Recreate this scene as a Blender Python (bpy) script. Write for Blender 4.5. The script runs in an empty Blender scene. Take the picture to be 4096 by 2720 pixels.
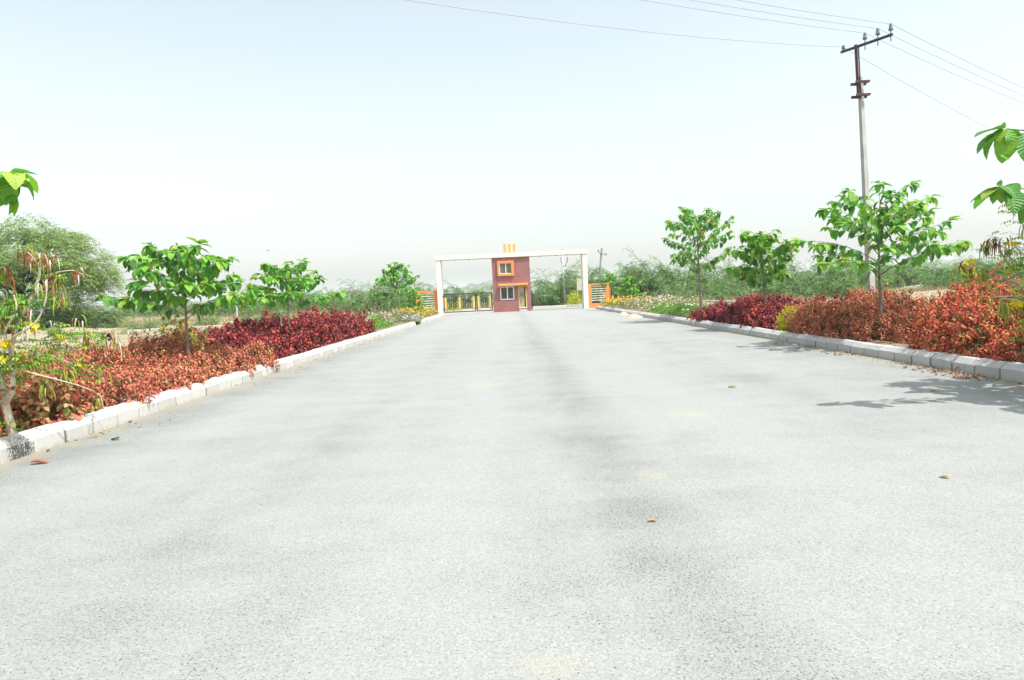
import bpy, math, random
import numpy as np
from mathutils import Vector, Matrix

R = math.radians
random.seed(7)
RNG = np.random.default_rng(11)
scene = bpy.context.scene
COL = scene.collection

# ------------------------------------------------------------------ camera
F, CX, CY, CAMZ = 2731.0, 2048.0, 1360.0, 1.70      # focal length and centre in pixels of the 4096 wide photo
ROLL, PITCH, YAW = R(-2.6), R(-3.85), R(0.07)
cam_d = bpy.data.cameras.new('camera'); cam = bpy.data.objects.new('camera', cam_d); COL.objects.link(cam)
cam_d.sensor_width = 36.0; cam_d.lens = 24.0; cam_d.clip_start = 0.05; cam_d.clip_end = 12000
CM = Matrix.Translation((0, 0, CAMZ)) @ Matrix.Rotation(YAW, 4, 'Z') @ Matrix.Rotation(R(90) + PITCH, 4, 'X') @ Matrix.Rotation(ROLL, 4, 'Z')
cam.matrix_world = CM
scene.camera = cam

# ------------------------------------------------------------------ sky, sun, exposure
SUN = Vector((0.43, -0.33, 1.0)).normalized()
world = bpy.data.worlds.new('World'); scene.world = world; world.use_nodes = True
wn = world.node_tree.nodes; wl = world.node_tree.links
bg = wn['Background']; sky = wn.new('ShaderNodeTexSky'); sky.sky_type = 'NISHITA'; sky.sun_disc = False
sky.sun_elevation = math.asin(SUN.z); sky.sun_rotation = math.atan2(SUN.x, SUN.y)
sky.altitude = 0; sky.air_density = 1.2; sky.dust_density = 2.7; sky.ozone_density = 1.0
hs = wn.new('ShaderNodeHueSaturation'); hs.inputs['Hue'].default_value = 0.475; hs.inputs['Saturation'].default_value = 0.45   # milky, dusty sky all over
wl.new(sky.outputs[0], hs.inputs['Color']); wl.new(hs.outputs[0], bg.inputs[0]); bg.inputs[1].default_value = 0.107
sd = bpy.data.lights.new('sun', 'SUN'); sun = bpy.data.objects.new('sun', sd); COL.objects.link(sun)
sd.energy = 2.45; sd.angle = R(0.6); sd.color = (1.0, 0.985, 0.93)
sun.rotation_euler = SUN.to_track_quat('Z', 'Y').to_euler(); sun.location = (20, -20, 40)
vs = scene.view_settings
vs.view_transform = 'Standard'; vs.look = 'None'; vs.gamma = 1.0; vs.use_curve_mapping = False
vs.exposure = 1.26
scene.render.film_transparent = False
scene.cycles.max_bounces = 8; scene.cycles.diffuse_bounces = 3; scene.cycles.transmission_bounces = 4
scene.cycles.transparent_max_bounces = 6; scene.cycles.volume_bounces = 1
scene.cycles.use_denoising = True


def W(px, py, d):
    """world point seen at photo pixel px,py at distance d along the road (y = d)"""
    v = CM.to_3x3() @ Vector(((px - CX) / F, -(py - CY) / F, -1.0))
    k = d / v.y
    return Vector((v.x * k, d, CAMZ + v.z * k))


# ------------------------------------------------------------------ materials
def new_mat(name):
    m = bpy.data.materials.new(name); m.use_nodes = True
    nt = m.node_tree
    return m, nt, nt.nodes, nt.links, nt.nodes['Principled BSDF']


def N(nt, typ, **kw):
    n = nt.nodes.new(typ)
    for k, v in kw.items():
        setattr(n, k, v)
    return n


def mathn(nt, op, a, b=None, c=None, clamp=False):
    n = N(nt, 'ShaderNodeMath', operation=op, use_clamp=clamp)
    for i, v in enumerate((a, b, c)):
        if v is None: continue
        if isinstance(v, (int, float)): n.inputs[i].default_value = v
        else: nt.links.new(v, n.inputs[i])
    return n.outputs[0]


def mixc(nt, fac, a, b, blend='MIX'):
    n = N(nt, 'ShaderNodeMix', data_type='RGBA', blend_type=blend)
    for i, v in ((0, fac), (6, a), (7, b)):
        if isinstance(v, (int, float)): n.inputs[i].default_value = v
        elif isinstance(v, tuple): n.inputs[i].default_value = (*v[:3], 1)
        else: nt.links.new(v, n.inputs[i])
    return n.outputs[2]


def noise(nt, vec, scale, detail=3, rough=0.55, dist=0.0):
    n = N(nt, 'ShaderNodeTexNoise'); n.inputs['Scale'].default_value = scale
    n.inputs['Detail'].default_value = detail; n.inputs['Roughness'].default_value = rough
    n.inputs['Distortion'].default_value = dist
    if vec is not None: nt.links.new(vec, n.inputs['Vector'])
    return n.outputs['Fac']


def ramp(nt, fac, lo, hi):
    n = N(nt, 'ShaderNodeMapRange', interpolation_type='SMOOTHSTEP')
    n.inputs['From Min'].default_value = lo; n.inputs['From Max'].default_value = hi
    nt.links.new(fac, n.inputs['Value'])
    return n.outputs[0]


def geo_pos(nt):
    return N(nt, 'ShaderNodeNewGeometry').outputs['Position']


def paint(name, col, var=0.12, scale=3.0, rough=0.6, bump=0.15, bscale=60, metal=0.0, dirt=None, dirt_amt=0.35):
    m, nt, nd, lk, p = new_mat(name)
    pos = geo_pos(nt)
    f = noise(nt, pos, scale, 5, 0.62)
    c = mixc(nt, ramp(nt, f, 0.3, 0.7), tuple(x * (1 - var) for x in col), tuple(min(1, x * (1 + var)) for x in col))
    if dirt:
        mp = N(nt, 'ShaderNodeMapping'); mp.inputs['Scale'].default_value = (1, 1, 0.3); lk.new(pos, mp.inputs[0])
        g = ramp(nt, noise(nt, mp.outputs[0], scale * 2.3, 6, 0.7), 0.46, 0.74)
        c = mixc(nt, mathn(nt, 'MULTIPLY', g, dirt_amt), c, dirt)
    lk.new(c, p.inputs['Base Color'])
    p.inputs['Roughness'].default_value = rough; p.inputs['Metallic'].default_value = metal
    if bump:
        b = N(nt, 'ShaderNodeBump'); b.inputs['Strength'].default_value = bump; b.inputs['Distance'].default_value = 0.01
        lk.new(noise(nt, pos, bscale, 4), b.inputs['Height']); lk.new(b.outputs[0], p.inputs['Normal'])
    return m


def leaf_mat(name, trans=0.3, rough=0.5, veins=False, spec=0.4):
    """colour comes from each leaf's own tint"""
    m, nt, nd, lk, p = new_mat(name)
    at = N(nt, 'ShaderNodeAttribute', attribute_name='tint')
    c = at.outputs['Color']
    if veins:
        uv = N(nt, 'ShaderNodeAttribute', attribute_name='blade')
        s = N(nt, 'ShaderNodeSeparateXYZ'); lk.new(uv.outputs['Vector'], s.inputs[0])
        au = mathn(nt, 'ABSOLUTE', s.outputs[0])
        w = mathn(nt, 'SINE', mathn(nt, 'MULTIPLY', mathn(nt, 'SUBTRACT', s.outputs[1], mathn(nt, 'MULTIPLY', au, 0.16)), 62.0))
        ve = mathn(nt, 'MULTIPLY', ramp(nt, w, 0.72, 1.0), 0.20)
        mid = mathn(nt, 'LESS_THAN', au, 0.10)
        fac = mathn(nt, 'MAXIMUM', ve, mathn(nt, 'MULTIPLY', mid, 0.6))
        c = mixc(nt, fac, c, (0.27, 0.40, 0.13))
        b = N(nt, 'ShaderNodeBump'); b.inputs['Strength'].default_value = 0.5; b.inputs['Distance'].default_value = 0.01
        lk.new(w, b.inputs['Height']); lk.new(b.outputs[0], p.inputs['Normal'])
    lk.new(c, p.inputs['Base Color'])
    p.inputs['Roughness'].default_value = rough
    p.inputs['Specular IOR Level'].default_value = spec
    t = N(nt, 'ShaderNodeBsdfTranslucent')
    lk.new(mixc(nt, 1.0, c, (0.92, 1.0, 0.55), 'MULTIPLY'), t.inputs['Color'])
    mx = N(nt, 'ShaderNodeMixShader'); mx.inputs[0].default_value = trans
    lk.new(p.outputs[0], mx.inputs[1]); lk.new(t.outputs[0], mx.inputs[2])
    lk.new(mx.outputs[0], nd['Material Output'].inputs['Surface'])
    return m


def road_mat():
    m, nt, nd, lk, p = new_mat('worn asphalt')
    pos = geo_pos(nt)
    s = N(nt, 'ShaderNodeSeparateXYZ'); lk.new(pos, s.inputs[0])
    x, y = s.outputs[0], s.outputs[1]
    def mapped(sx, sy, rot=0.0):
        mp = N(nt, 'ShaderNodeMapping'); mp.inputs['Scale'].default_value = (sx, sy, 1.0); mp.inputs['Rotation'].default_value = (0, 0, rot); lk.new(pos, mp.inputs[0])
        return mp.outputs[0]
    along = noise(nt, mapped(1.0, 0.2), 0.6, 5, 0.62, 0.5)
    cross = noise(nt, mapped(0.3, 1.0, 0.25), 0.8, 5, 0.62, 0.7)
    mid = noise(nt, pos, 1.7, 6, 0.68)
    # exposure of the stone: 0 = dusted and polished pale, 1 = open dark texture
    wear = mathn(nt, 'ADD', mathn(nt, 'MULTIPLY', along, 0.32), mathn(nt, 'ADD', mathn(nt, 'MULTIPLY', cross, 0.34), mathn(nt, 'MULTIPLY', mid, 0.36)))
    def band(cx, w, amt):
        d = mathn(nt, 'ABSOLUTE', mathn(nt, 'ADD', mathn(nt, 'SUBTRACT', x, cx), mathn(nt, 'MULTIPLY', mathn(nt, 'SUBTRACT', along, 0.5), 1.2)))
        return mathn(nt, 'MULTIPLY', ramp(nt, d, w, 0.0), amt)
    for cx, w, amt in ((0.88, 0.65, 0.15), (-5.5, 1.2, 0.15), (7.1, 1.0, 0.08), (4.3, 0.7, 0.05), (-2.2, 0.6, 0.05)):
        wear = mathn(nt, 'ADD', wear, band(cx, w, amt))
    for cx, w, amt in ((-0.6, 0.7, 0.06), (2.5, 0.8, 0.06)):
        wear = mathn(nt, 'SUBTRACT', wear, band(cx, w, amt))
    wear = ramp(nt, wear, 0.38, 0.84)
    c = mixc(nt, wear, (0.283, 0.289, 0.275), (0.217, 0.228, 0.217))
    # stone chippings, each its own grey, with open pits between them
    v = N(nt, 'ShaderNodeTexVoronoi'); v.inputs['Scale'].default_value = 88; lk.new(pos, v.inputs['Vector'])
    bw = N(nt, 'ShaderNodeRGBToBW'); lk.new(v.outputs['Color'], bw.inputs[0])
    c = mixc(nt, 0.40, c, mixc(nt, bw.outputs[0], (0.30, 0.30, 0.30), (0.78, 0.78, 0.78)), 'OVERLAY')
    pn = mathn(nt, 'ADD', noise(nt, mapped(1, 0.8), 70, 4, 0.62), mathn(nt, 'MULTIPLY', mathn(nt, 'SUBTRACT', wear, 0.5), 0.13))
    pit = mathn(nt, 'MULTIPLY', ramp(nt, pn, 0.53, 0.615), ramp(nt, v.outputs['Distance'], 0.25, 0.6))
    c = mixc(nt, mathn(nt, 'MULTIPLY', pit, 0.8), c, (0.060, 0.074, 0.070))
    v2 = N(nt, 'ShaderNodeTexVoronoi'); v2.inputs['Scale'].default_value = 21; lk.new(pos, v2.inputs['Vector'])
    bw2 = N(nt, 'ShaderNodeRGBToBW'); lk.new(v2.outputs['Color'], bw2.inputs[0])
    spot = mathn(nt, 'MULTIPLY', mathn(nt, 'LESS_THAN', v2.outputs['Distance'], 0.12), mathn(nt, 'GREATER_THAN', bw2.outputs[0], 0.72))
    c = mixc(nt, mathn(nt, 'MULTIPLY', spot, 0.75), c, (0.07, 0.075, 0.075))
    pale_chip = mathn(nt, 'MULTIPLY', mathn(nt, 'LESS_THAN', v2.outputs['Distance'], 0.09), mathn(nt, 'LESS_THAN', bw2.outputs[0], 0.26))
    c = mixc(nt, mathn(nt, 'MULTIPLY', pale_chip, 0.6), c, (0.55, 0.54, 0.50))  # scattered pale stone flecks
    # blown sand: scattered stains and a drift along the kerbs
    st = ramp(nt, noise(nt, mapped(0.5, 1.0), 1.7, 5, 0.7, 0.3), 0.68, 0.80)
    c = mixc(nt, mathn(nt, 'MULTIPLY', st, 0.3), c, (0.36, 0.325, 0.23))
    ed = mathn(nt, 'MAXIMUM', ramp(nt, x, 7.2, 7.72), ramp(nt, mathn(nt, 'MULTIPLY', x, -1), 5.5, 6.0))
    ed = mathn(nt, 'MULTIPLY', ed, ramp(nt, noise(nt, pos, 1.9, 6, 0.72), 0.36, 0.58))
    c = mixc(nt, mathn(nt, 'MULTIPLY', ed, 0.9), c, mixc(nt, ramp(nt, noise(nt, pos, 45, 3), 0.4, 0.6), (0.20, 0.16, 0.11), (0.36, 0.31, 0.21)))
    for px, py, rx, ry in ((2.3, 9.0, .36, .5), (0.1, 3.02, .22, .16), (0.55, 3.6, .05, .09), (-0.55, 13.0, .5, .7), (1.2, 6.1, .2, .3)):
        dx = mathn(nt, 'DIVIDE', mathn(nt, 'SUBTRACT', x, px), rx); dy = mathn(nt, 'DIVIDE', mathn(nt, 'SUBTRACT', y, py), ry)
        dd = mathn(nt, 'ADD', mathn(nt, 'MULTIPLY', dx, dx), mathn(nt, 'MULTIPLY', dy, dy))
        dd = mathn(nt, 'ADD', dd, mathn(nt, 'MULTIPLY', mathn(nt, 'SUBTRACT', noise(nt, pos, 9, 5, 0.7), 0.5), 2.6))
        c = mixc(nt, mathn(nt, 'MULTIPLY', ramp(nt, dd, 1.1, -0.6), 0.34), c, (0.40, 0.365, 0.25))
    # colour turns paler and more even towards the gate
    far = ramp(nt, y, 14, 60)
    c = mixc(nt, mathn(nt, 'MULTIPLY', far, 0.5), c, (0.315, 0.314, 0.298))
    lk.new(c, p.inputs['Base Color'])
    p.inputs['Roughness'].default_value = 0.85; p.inputs['Specular IOR Level'].default_value = 0.25
    b = N(nt, 'ShaderNodeBump'); b.inputs['Strength'].default_value = 0.45; b.inputs['Distance'].default_value = 0.006
    h = mathn(nt, 'SUBTRACT', noise(nt, pos, 110, 4, 0.6), mathn(nt, 'MULTIPLY', pit, 0.7))
    lk.new(h, b.inputs['Height']); lk.new(b.outputs[0], p.inputs['Normal'])
    return m


def ground_mat():
    m, nt, nd, lk, p = new_mat('dry field')
    pos = geo_pos(nt)
    a = noise(nt, pos, 0.06, 6, 0.65, 0.3); b_ = noise(nt, pos, 0.5, 6, 0.7); c_ = noise(nt, pos, 6, 5, 0.7)
    c = mixc(nt, ramp(nt, a, 0.42, 0.68), (0.330, 0.275, 0.180), (0.235, 0.230, 0.120))
    c = mixc(nt, ramp(nt, b_, 0.5, 0.72), c, (0.362, 0.312, 0.206))
    c = mixc(nt, mathn(nt, 'MULTIPLY', ramp(nt, b_, 0.42, 0.25), 0.6), c, (0.250, 0.188, 0.112))
    c = mixc(nt, mathn(nt, 'MULTIPLY', ramp(nt, c_, 0.5, 0.75), 0.4), c, (0.188, 0.163, 0.088))
    lk.new(c, p.inputs['Base Color']); p.inputs['Roughness'].default_value = 0.95
    b = N(nt, 'ShaderNodeBump'); b.inputs['Strength'].default_value = 0.7; b.inputs['Distance'].default_value = 0.08
    lk.new(c_, b.inputs['Height']); lk.new(b.outputs[0], p.inputs['Normal'])
    return m


def kerb_mat(name, base, stain=None):
    m, nt, nd, lk, p = new_mat(name)
    pos = geo_pos(nt)
    info = N(nt, 'ShaderNodeObjectInfo')
    c = mixc(nt, info.outputs['Random'], tuple(v * 0.88 for v in base), tuple(v * 1.06 for v in base))
    mp = N(nt, 'ShaderNodeMapping'); mp.inputs['Scale'].default_value = (1, 1, 0.25); lk.new(pos, mp.inputs[0])
    g = ramp(nt, noise(nt, mp.outputs[0], 7, 6, 0.7), 0.52, 0.75)
    c = mixc(nt, mathn(nt, 'MULTIPLY', g, 0.45), c, tuple(v * 0.55 for v in base))
    drip = ramp(nt, noise(nt, mp.outputs[0], 26, 3, 0.6), 0.66, 0.74)
    big = ramp(nt, noise(nt, pos, 1.1, 2), 0.52, 0.66)
    c = mixc(nt, mathn(nt, 'MULTIPLY', mathn(nt, 'MULTIPLY', drip, big), 0.8), c, (0.16, 0.19, 0.18))
    s = N(nt, 'ShaderNodeSeparateXYZ'); lk.new(pos, s.inputs[0])
    foot = mathn(nt, 'MULTIPLY', ramp(nt, s.outputs[2], 0.07, 0.0), ramp(nt, noise(nt, pos, 8, 4), 0.35, 0.6))
    c = mixc(nt, mathn(nt, 'MULTIPLY', foot, 0.5), c, (0.40, 0.33, 0.2))
    tc = N(nt, 'ShaderNodeTexCoord'); so = N(nt, 'ShaderNodeSeparateXYZ'); lk.new(tc.outputs['Object'], so.inputs[0])
    je = mathn(nt, 'ABSOLUTE', mathn(nt, 'SUBTRACT', so.outputs[1], 0.30))
    jm = ramp(nt, mathn(nt, 'ADD', je, mathn(nt, 'MULTIPLY', mathn(nt, 'SUBTRACT', noise(nt, pos, 12, 3), 0.5), 0.03)), 0.272, 0.296)
    c = mixc(nt, mathn(nt, 'MULTIPLY', jm, 0.75), c, (0.13, 0.115, 0.09))
    if stain:
        sy, rr = stain
        d = mathn(nt, 'ABSOLUTE', mathn(nt, 'DIVIDE', mathn(nt, 'SUBTRACT', s.outputs[1], sy), rr))
        near = ramp(nt, d, 1.0, 0.25)
        mp2 = N(nt, 'ShaderNodeMapping'); mp2.inputs['Scale'].default_value = (1, 1, 0.35); lk.new(pos, mp2.inputs[0])
        sp = mathn(nt, 'ADD', noise(nt, mp2.outputs[0], 85, 3, 0.6), mathn(nt, 'MULTIPLY', mathn(nt, 'SUBTRACT', near, 0.6), 0.30))
        tar = mathn(nt, 'MULTIPLY', ramp(nt, sp, 0.50, 0.57), mathn(nt, 'GREATER_THAN', near, 0.02))
        c = mixc(nt, mathn(nt, 'MULTIPLY', tar, 0.9), c, (0.03, 0.03, 0.03))
    lk.new(c, p.inputs['Base Color']); p.inputs['Roughness'].default_value = 0.85
    b = N(nt, 'ShaderNodeBump'); b.inputs['Strength'].default_value = 0.35; b.inputs['Distance'].default_value = 0.01
    lk.new(noise(nt, pos, 40, 5), b.inputs['Height']); lk.new(b.outputs[0], p.inputs['Normal'])
    return m


def glass_mat(name, col):
    m, nt, nd, lk, p = new_mat(name)
    f = ramp(nt, noise(nt, geo_pos(nt), 1.6, 3), 0.35, 0.65)
    lk.new(mixc(nt, f, tuple(v * 0.7 for v in col), tuple(v * 1.25 for v in col)), p.inputs['Base Color'])
    p.inputs['Roughness'].default_value = 0.06; p.inputs['Specular IOR Level'].default_value = 0.6
    return m


M = dict(
    road=road_mat(), ground=ground_mat(),
    soil=paint('bed soil', (0.20, 0.145, 0.09), 0.35, 4, 0.95, 0.8, 30, dirt=(0.36, 0.29, 0.19), dirt_amt=0.8),
    kerb_l=kerb_mat('sunlit-toned kerb', (0.50, 0.495, 0.46)), kerb_r=kerb_mat('plain concrete kerb', (0.475, 0.47, 0.445)),  # same concrete; left base toned slightly paler for its sunlit face
    kerb_stain=kerb_mat('tar splashed kerb', (0.50, 0.495, 0.46), (8.15, 0.34)),
    maroon=paint('maroon wall paint', (0.27, 0.115, 0.108), 0.10, 1.3, 0.75, 0.12, 40, dirt=(0.30, 0.12, 0.10), dirt_amt=0.4),
    plinth=paint('red plinth paint', (0.30, 0.105, 0.085), 0.12, 2, 0.75, 0.12, 40, dirt=(0.34, 0.2, 0.15), dirt_amt=0.4),
    cream=paint('cream wall paint', (0.72, 0.70, 0.61), 0.05, 1.2, 0.7, 0.08, 40, dirt=(0.6, 0.54, 0.4), dirt_amt=0.25),
    orange=paint('orange paint', (0.78, 0.24, 0.055), 0.08, 2, 0.6, 0.08, 40, dirt=(0.6, 0.25, 0.1), dirt_amt=0.3),
    amber=paint('amber paint', (0.80, 0.36, 0.09), 0.06, 2, 0.6, 0.05, 40),
    white=paint('white window paint', (0.78, 0.78, 0.72), 0.04, 3, 0.5, 0.05),
    yellow=paint('yellow panel paint', (0.62, 0.45, 0.13), 0.08, 4, 0.55, 0.05),
    black=paint('black gate paint', (0.022, 0.03, 0.026), 0.2, 8, 0.45, 0.1),
    glass_dark=glass_mat('dark window glass', (0.055, 0.065, 0.05)), glass_olive=glass_mat('olive window glass', (0.13, 0.11, 0.035)),
    glass_grey=glass_mat('grey window glass', (0.10, 0.115, 0.105)), glass_pale=glass_mat('pale door glass', (0.26, 0.32, 0.30)),
    door=paint('beige door', (0.38, 0.33, 0.22), 0.06, 3, 0.6, 0.05),
    doorframe=paint('yellow door frame', (0.62, 0.40, 0.10), 0.06, 3, 0.6, 0.05),
    mesh=paint('grey mesh', (0.22, 0.24, 0.22), 0.1, 8, 0.6, 0),
    concrete=paint('pole concrete', (0.40, 0.40, 0.38), 0.10, 2.5, 0.9, 0.5, 30, dirt=(0.26, 0.26, 0.25), dirt_amt=0.5),
    pale_concrete=paint('pale concrete', (0.52, 0.49, 0.43), 0.12, 2.0, 0.9, 0.4, 20, dirt=(0.36, 0.32, 0.25), dirt_amt=0.5),
    rust=paint('rusty steel', (0.085, 0.042, 0.035), 0.35, 7, 0.8, 0.3, 40),
    steel=paint('dark steel', (0.05, 0.055, 0.06), 0.2, 7, 0.6, 0.1, metal=0.3),
    porcelain=paint('grey porcelain', (0.16, 0.18, 0.21), 0.1, 9, 0.25, 0),
    wire=paint('aluminium wire', (0.42, 0.43, 0.49), 0.1, 5, 0.5, 0),
    galv=paint('galvanised pipe', (0.46, 0.49, 0.49), 0.08, 2, 0.55, 0.1),
    bark=paint('grey green bark', (0.19, 0.17, 0.125), 0.28, 14, 0.9, 0.6, 60, dirt=(0.32, 0.31, 0.26), dirt_amt=0.7),
    palebark=paint('pale shrub bark', (0.52, 0.45, 0.34), 0.2, 12, 0.85, 0.5, 60, dirt=(0.25, 0.2, 0.15), dirt_amt=0.6),
    darkbark=paint('dark thorn bark', (0.05, 0.038, 0.03), 0.3, 5, 0.95, 0.6, 20),
    twig=paint('brown twig', (0.13, 0.085, 0.05), 0.3, 10, 0.9, 0),
    leaf=leaf_mat('broad leaf', 0.38, 0.42, True, 0.35),
    copper=leaf_mat('copper leaf', 0.24, 0.55, False, 0.28), fine=leaf_mat('fine leaf', 0.30, 0.65, False, 0.2),
    petal=leaf_mat('petal', 0.25, 0.7, False, 0.2), dry=leaf_mat('dry blade', 0.25, 0.8, False, 0.15),
    sand=paint('loose sand', (0.42, 0.36, 0.26), 0.1, 3, 0.95, 0.6, 50),
    hill=paint('scrub hill', (0.10, 0.12, 0.075), 0.35, 0.02, 0.95, 0.0),
    debris=paint('rubble', (0.30, 0.25, 0.18), 0.3, 4, 0.95, 0.5, 20),
)


# ------------------------------------------------------------------ mesh helpers
def link(o, parent=None):
    COL.objects.link(o)
    if parent is not None: o.parent = parent
    return o


def mesh_obj(name, me, parent=None, mat=None):
    if mat is not None and not me.materials: me.materials.append(M[mat])
    return link(bpy.data.objects.new(name, me), parent)


def empty(name, loc=(0, 0, 0), rz=0.0):
    o = bpy.data.objects.new(name, None); o.location = loc; o.rotation_euler = (0, 0, rz); o.empty_display_size = 0.3
    return link(o)


def tag(o, label, cat, group=None):
    o['label'] = label; o['category'] = cat
    if group: o['group'] = group
    return o


class MB:
    def __init__(s): s.v = []; s.f = []
    def add(s, vs_, fs_):
        n = len(s.v); s.v += [tuple(v) for v in vs_]; s.f += [tuple(i + n for i in f) for f in fs_]; return s
    def box(s, x0, x1, y0, y1, z0, z1):
        return s.add([(x, y, z) for z in (z0, z1) for y in (y0, y1) for x in (x0, x1)],
                     [(0, 2, 3, 1), (4, 5, 7, 6), (0, 1, 5, 4), (2, 6, 7, 3), (0, 4, 6, 2), (1, 3, 7, 5)])
    def tube(s, pts, rad, n=6, cap=True):
        pts = [Vector(p) for p in pts]
        if isinstance(rad, (int, float)): rad = [rad] * len(pts)
        rings = []
        for i, p in enumerate(pts):
            d = (pts[min(i + 1, len(pts) - 1)] - pts[max(i - 1, 0)]).normalized()
            a = Vector((0, 0, 1)) if abs(d.z) < 0.9 else Vector((1, 0, 0))
            u = d.cross(a).normalized(); w = d.cross(u)
            rings.append([p + (u * math.cos(2 * math.pi * k / n) + w * math.sin(2 * math.pi * k / n)) * rad[i] for k in range(n)])
        vs_ = [v for r in rings for v in r]; fs_ = []
        for i in range(len(pts) - 1):
            for k in range(n):
                k2 = (k + 1) % n
                fs_.append((i * n + k, i * n + k2, (i + 1) * n + k2, (i + 1) * n + k))
        if cap:
            fs_.append(tuple(range(n - 1, -1, -1))); fs_.append(tuple((len(pts) - 1) * n + k for k in range(n)))
        return s.add(vs_, fs_)
    def lathe(s, prof, n=14, c=(0, 0, 0)):
        vs_ = [(c[0] + r * math.cos(2 * math.pi * k / n), c[1] + r * math.sin(2 * math.pi * k / n), c[2] + z) for r, z in prof for k in range(n)]
        fs_ = [(i * n + k, i * n + (k + 1) % n, (i + 1) * n + (k + 1) % n, (i + 1) * n + k) for i in range(len(prof) - 1) for k in range(n)]
        fs_ += [tuple(range(n - 1, -1, -1)), tuple((len(prof) - 1) * n + k for k in range(n))]
        return s.add(vs_, fs_)
    def build(s, name, mat, parent=None, smooth=False, bevel=0):
        me = bpy.data.meshes.new(name); me.from_pydata(s.v, [], s.f); me.update()
        if smooth: me.polygons.foreach_set('use_smooth', [True] * len(me.polygons))
        o = mesh_obj(name, me, parent, mat)
        if bevel:
            b = o.modifiers.new('bevel', 'BEVEL'); b.width = bevel; b.segments = 2; b.limit_method = 'ANGLE'
        return o


def np_mesh(name, verts, faces, mat, tint=None, blade=None, smooth=True):
    """verts (n,3) ; faces list of arrays of shape (m,3) or (m,4); tint per vertex"""
    me = bpy.data.meshes.new(name)
    verts = np.asarray(verts, np.float32)
    me.vertices.add(len(verts)); me.vertices.foreach_set('co', verts.ravel())
    loops = np.concatenate([f.ravel() for f in faces]).astype(np.int32)
    sizes = np.concatenate([np.full(len(f), f.shape[1], np.int32) for f in faces])
    me.loops.add(len(loops)); me.loops.foreach_set('vertex_index', loops)
    me.polygons.add(len(sizes)); st = np.zeros(len(sizes), np.int32); st[1:] = np.cumsum(sizes)[:-1]
    me.polygons.foreach_set('loop_start', st)
    if smooth: me.polygons.foreach_set('use_smooth', np.ones(len(sizes), bool))
    if tint is not None:
        a = me.attributes.new('tint', 'FLOAT_COLOR', 'POINT')
        t = np.ones((len(verts), 4), np.float32); t[:, :3] = np.clip(tint, 0, 1); a.data.foreach_set('color', t.ravel())
    if blade is not None:
        a = me.attributes.new('blade', 'FLOAT_VECTOR', 'POINT'); a.data.foreach_set('vector', np.asarray(blade, np.float32).ravel())
    me.update(calc_edges=True); me.validate()
    me.materials.append(M[mat])
    return me


# leaf templates: base at 0, blade along +Y, face +Z
def leaf_template(rows, width, droop, fold, petiole=0.0, skew=0.0, wavy=0.0):
    """rows: list of (t, halfwidth fraction)"""
    vs_, bl, tris, quads = [], [], [], []
    def pt(t):
        a = droop * t
        y = petiole + (math.sin(a) / droop if droop else t); z = -(1 - math.cos(a)) / droop if droop else 0
        return y, z, a
    prev = None
    for i, (t, w) in enumerate(rows):
        y, z, a = pt(t)
        if w <= 0:
            vs_.append((skew * t * t, y, z)); bl.append((0, t, 0)); cur = [len(vs_) - 1]
        else:
            hw = w * width; up = hw * fold
            wz = wavy * (1 if i % 2 else -1)
            n0 = len(vs_)
            vs_ += [(skew * t * t - hw, y - up * math.sin(-a) * 0 , z + up + wz), (skew * t * t, y, z), (skew * t * t + hw, y, z + up - wz)]
            bl += [(-1, t, 0), (0, t, 0), (1, t, 0)]; cur = [n0, n0 + 1, n0 + 2]
        if prev is not None:
            if len(prev) == 1 and len(cur) == 3: tris += [(prev[0], cur[1], cur[0]), (prev[0], cur[2], cur[1])]
            elif len(prev) == 3 and len(cur) == 3: quads += [(prev[0], prev[1], cur[1], cur[0]), (prev[1], prev[2], cur[2], cur[1])]
            elif len(prev) == 3 and len(cur) == 1: tris += [(prev[0], prev[1], cur[0]), (prev[1], prev[2], cur[0])]
        prev = cur
    return (np.array(vs_, np.float32), [np.array(tris, np.int32).reshape(-1, 3), np.array(quads, np.int32).reshape(-1, 4)], np.array(bl, np.float32))


BROAD_ROWS = [(0, 0), (0.08, .55), (0.25, .95), (0.45, 1.0), (0.65, .86), (0.84, .5), (1, 0)]
BROAD = [leaf_template(BROAD_ROWS, 0.30, d, f, 0.10, sk, 0.006) for d, f, sk in ((0.5, .25, .05), (0.95, .35, -.06), (1.35, .2, .08), (0.25, .45, 0))]
MID = leaf_template([(0, 0), (0.35, 1.0), (0.7, .72), (1, 0)], 0.24, 0.8, 0.35)
MIDW = leaf_template([(0, 0), (0.3, 1.0), (0.7, .75), (1, 0)], 0.34, 0.9, 0.3)
SMALL = (np.array([(0, 0, 0), (-.22, .45, .05), (.22, .45, .05), (0, 1, -.12)], np.float32), [np.array([(0, 2, 1), (1, 2, 3)], np.int32)], np.zeros((4, 3), np.float32))
BLADE = (np.array([(-.5, 0, 0), (.5, 0, 0), (0, 1, 0)], np.float32), [np.array([(0, 1, 2)], np.int32)], np.zeros((3, 3), np.float32))


def basis(dirs, ups):
    """(n,3,3) columns X,Y,Z with Y=dir and Z near up"""
    d = dirs / np.maximum(np.linalg.norm(dirs, axis=1, keepdims=True), 1e-9)
    x = np.cross(d, ups); x /= np.maximum(np.linalg.norm(x, axis=1, keepdims=True), 1e-6)
    z = np.cross(x, d)
    return np.stack([x, d, z], axis=2)


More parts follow.
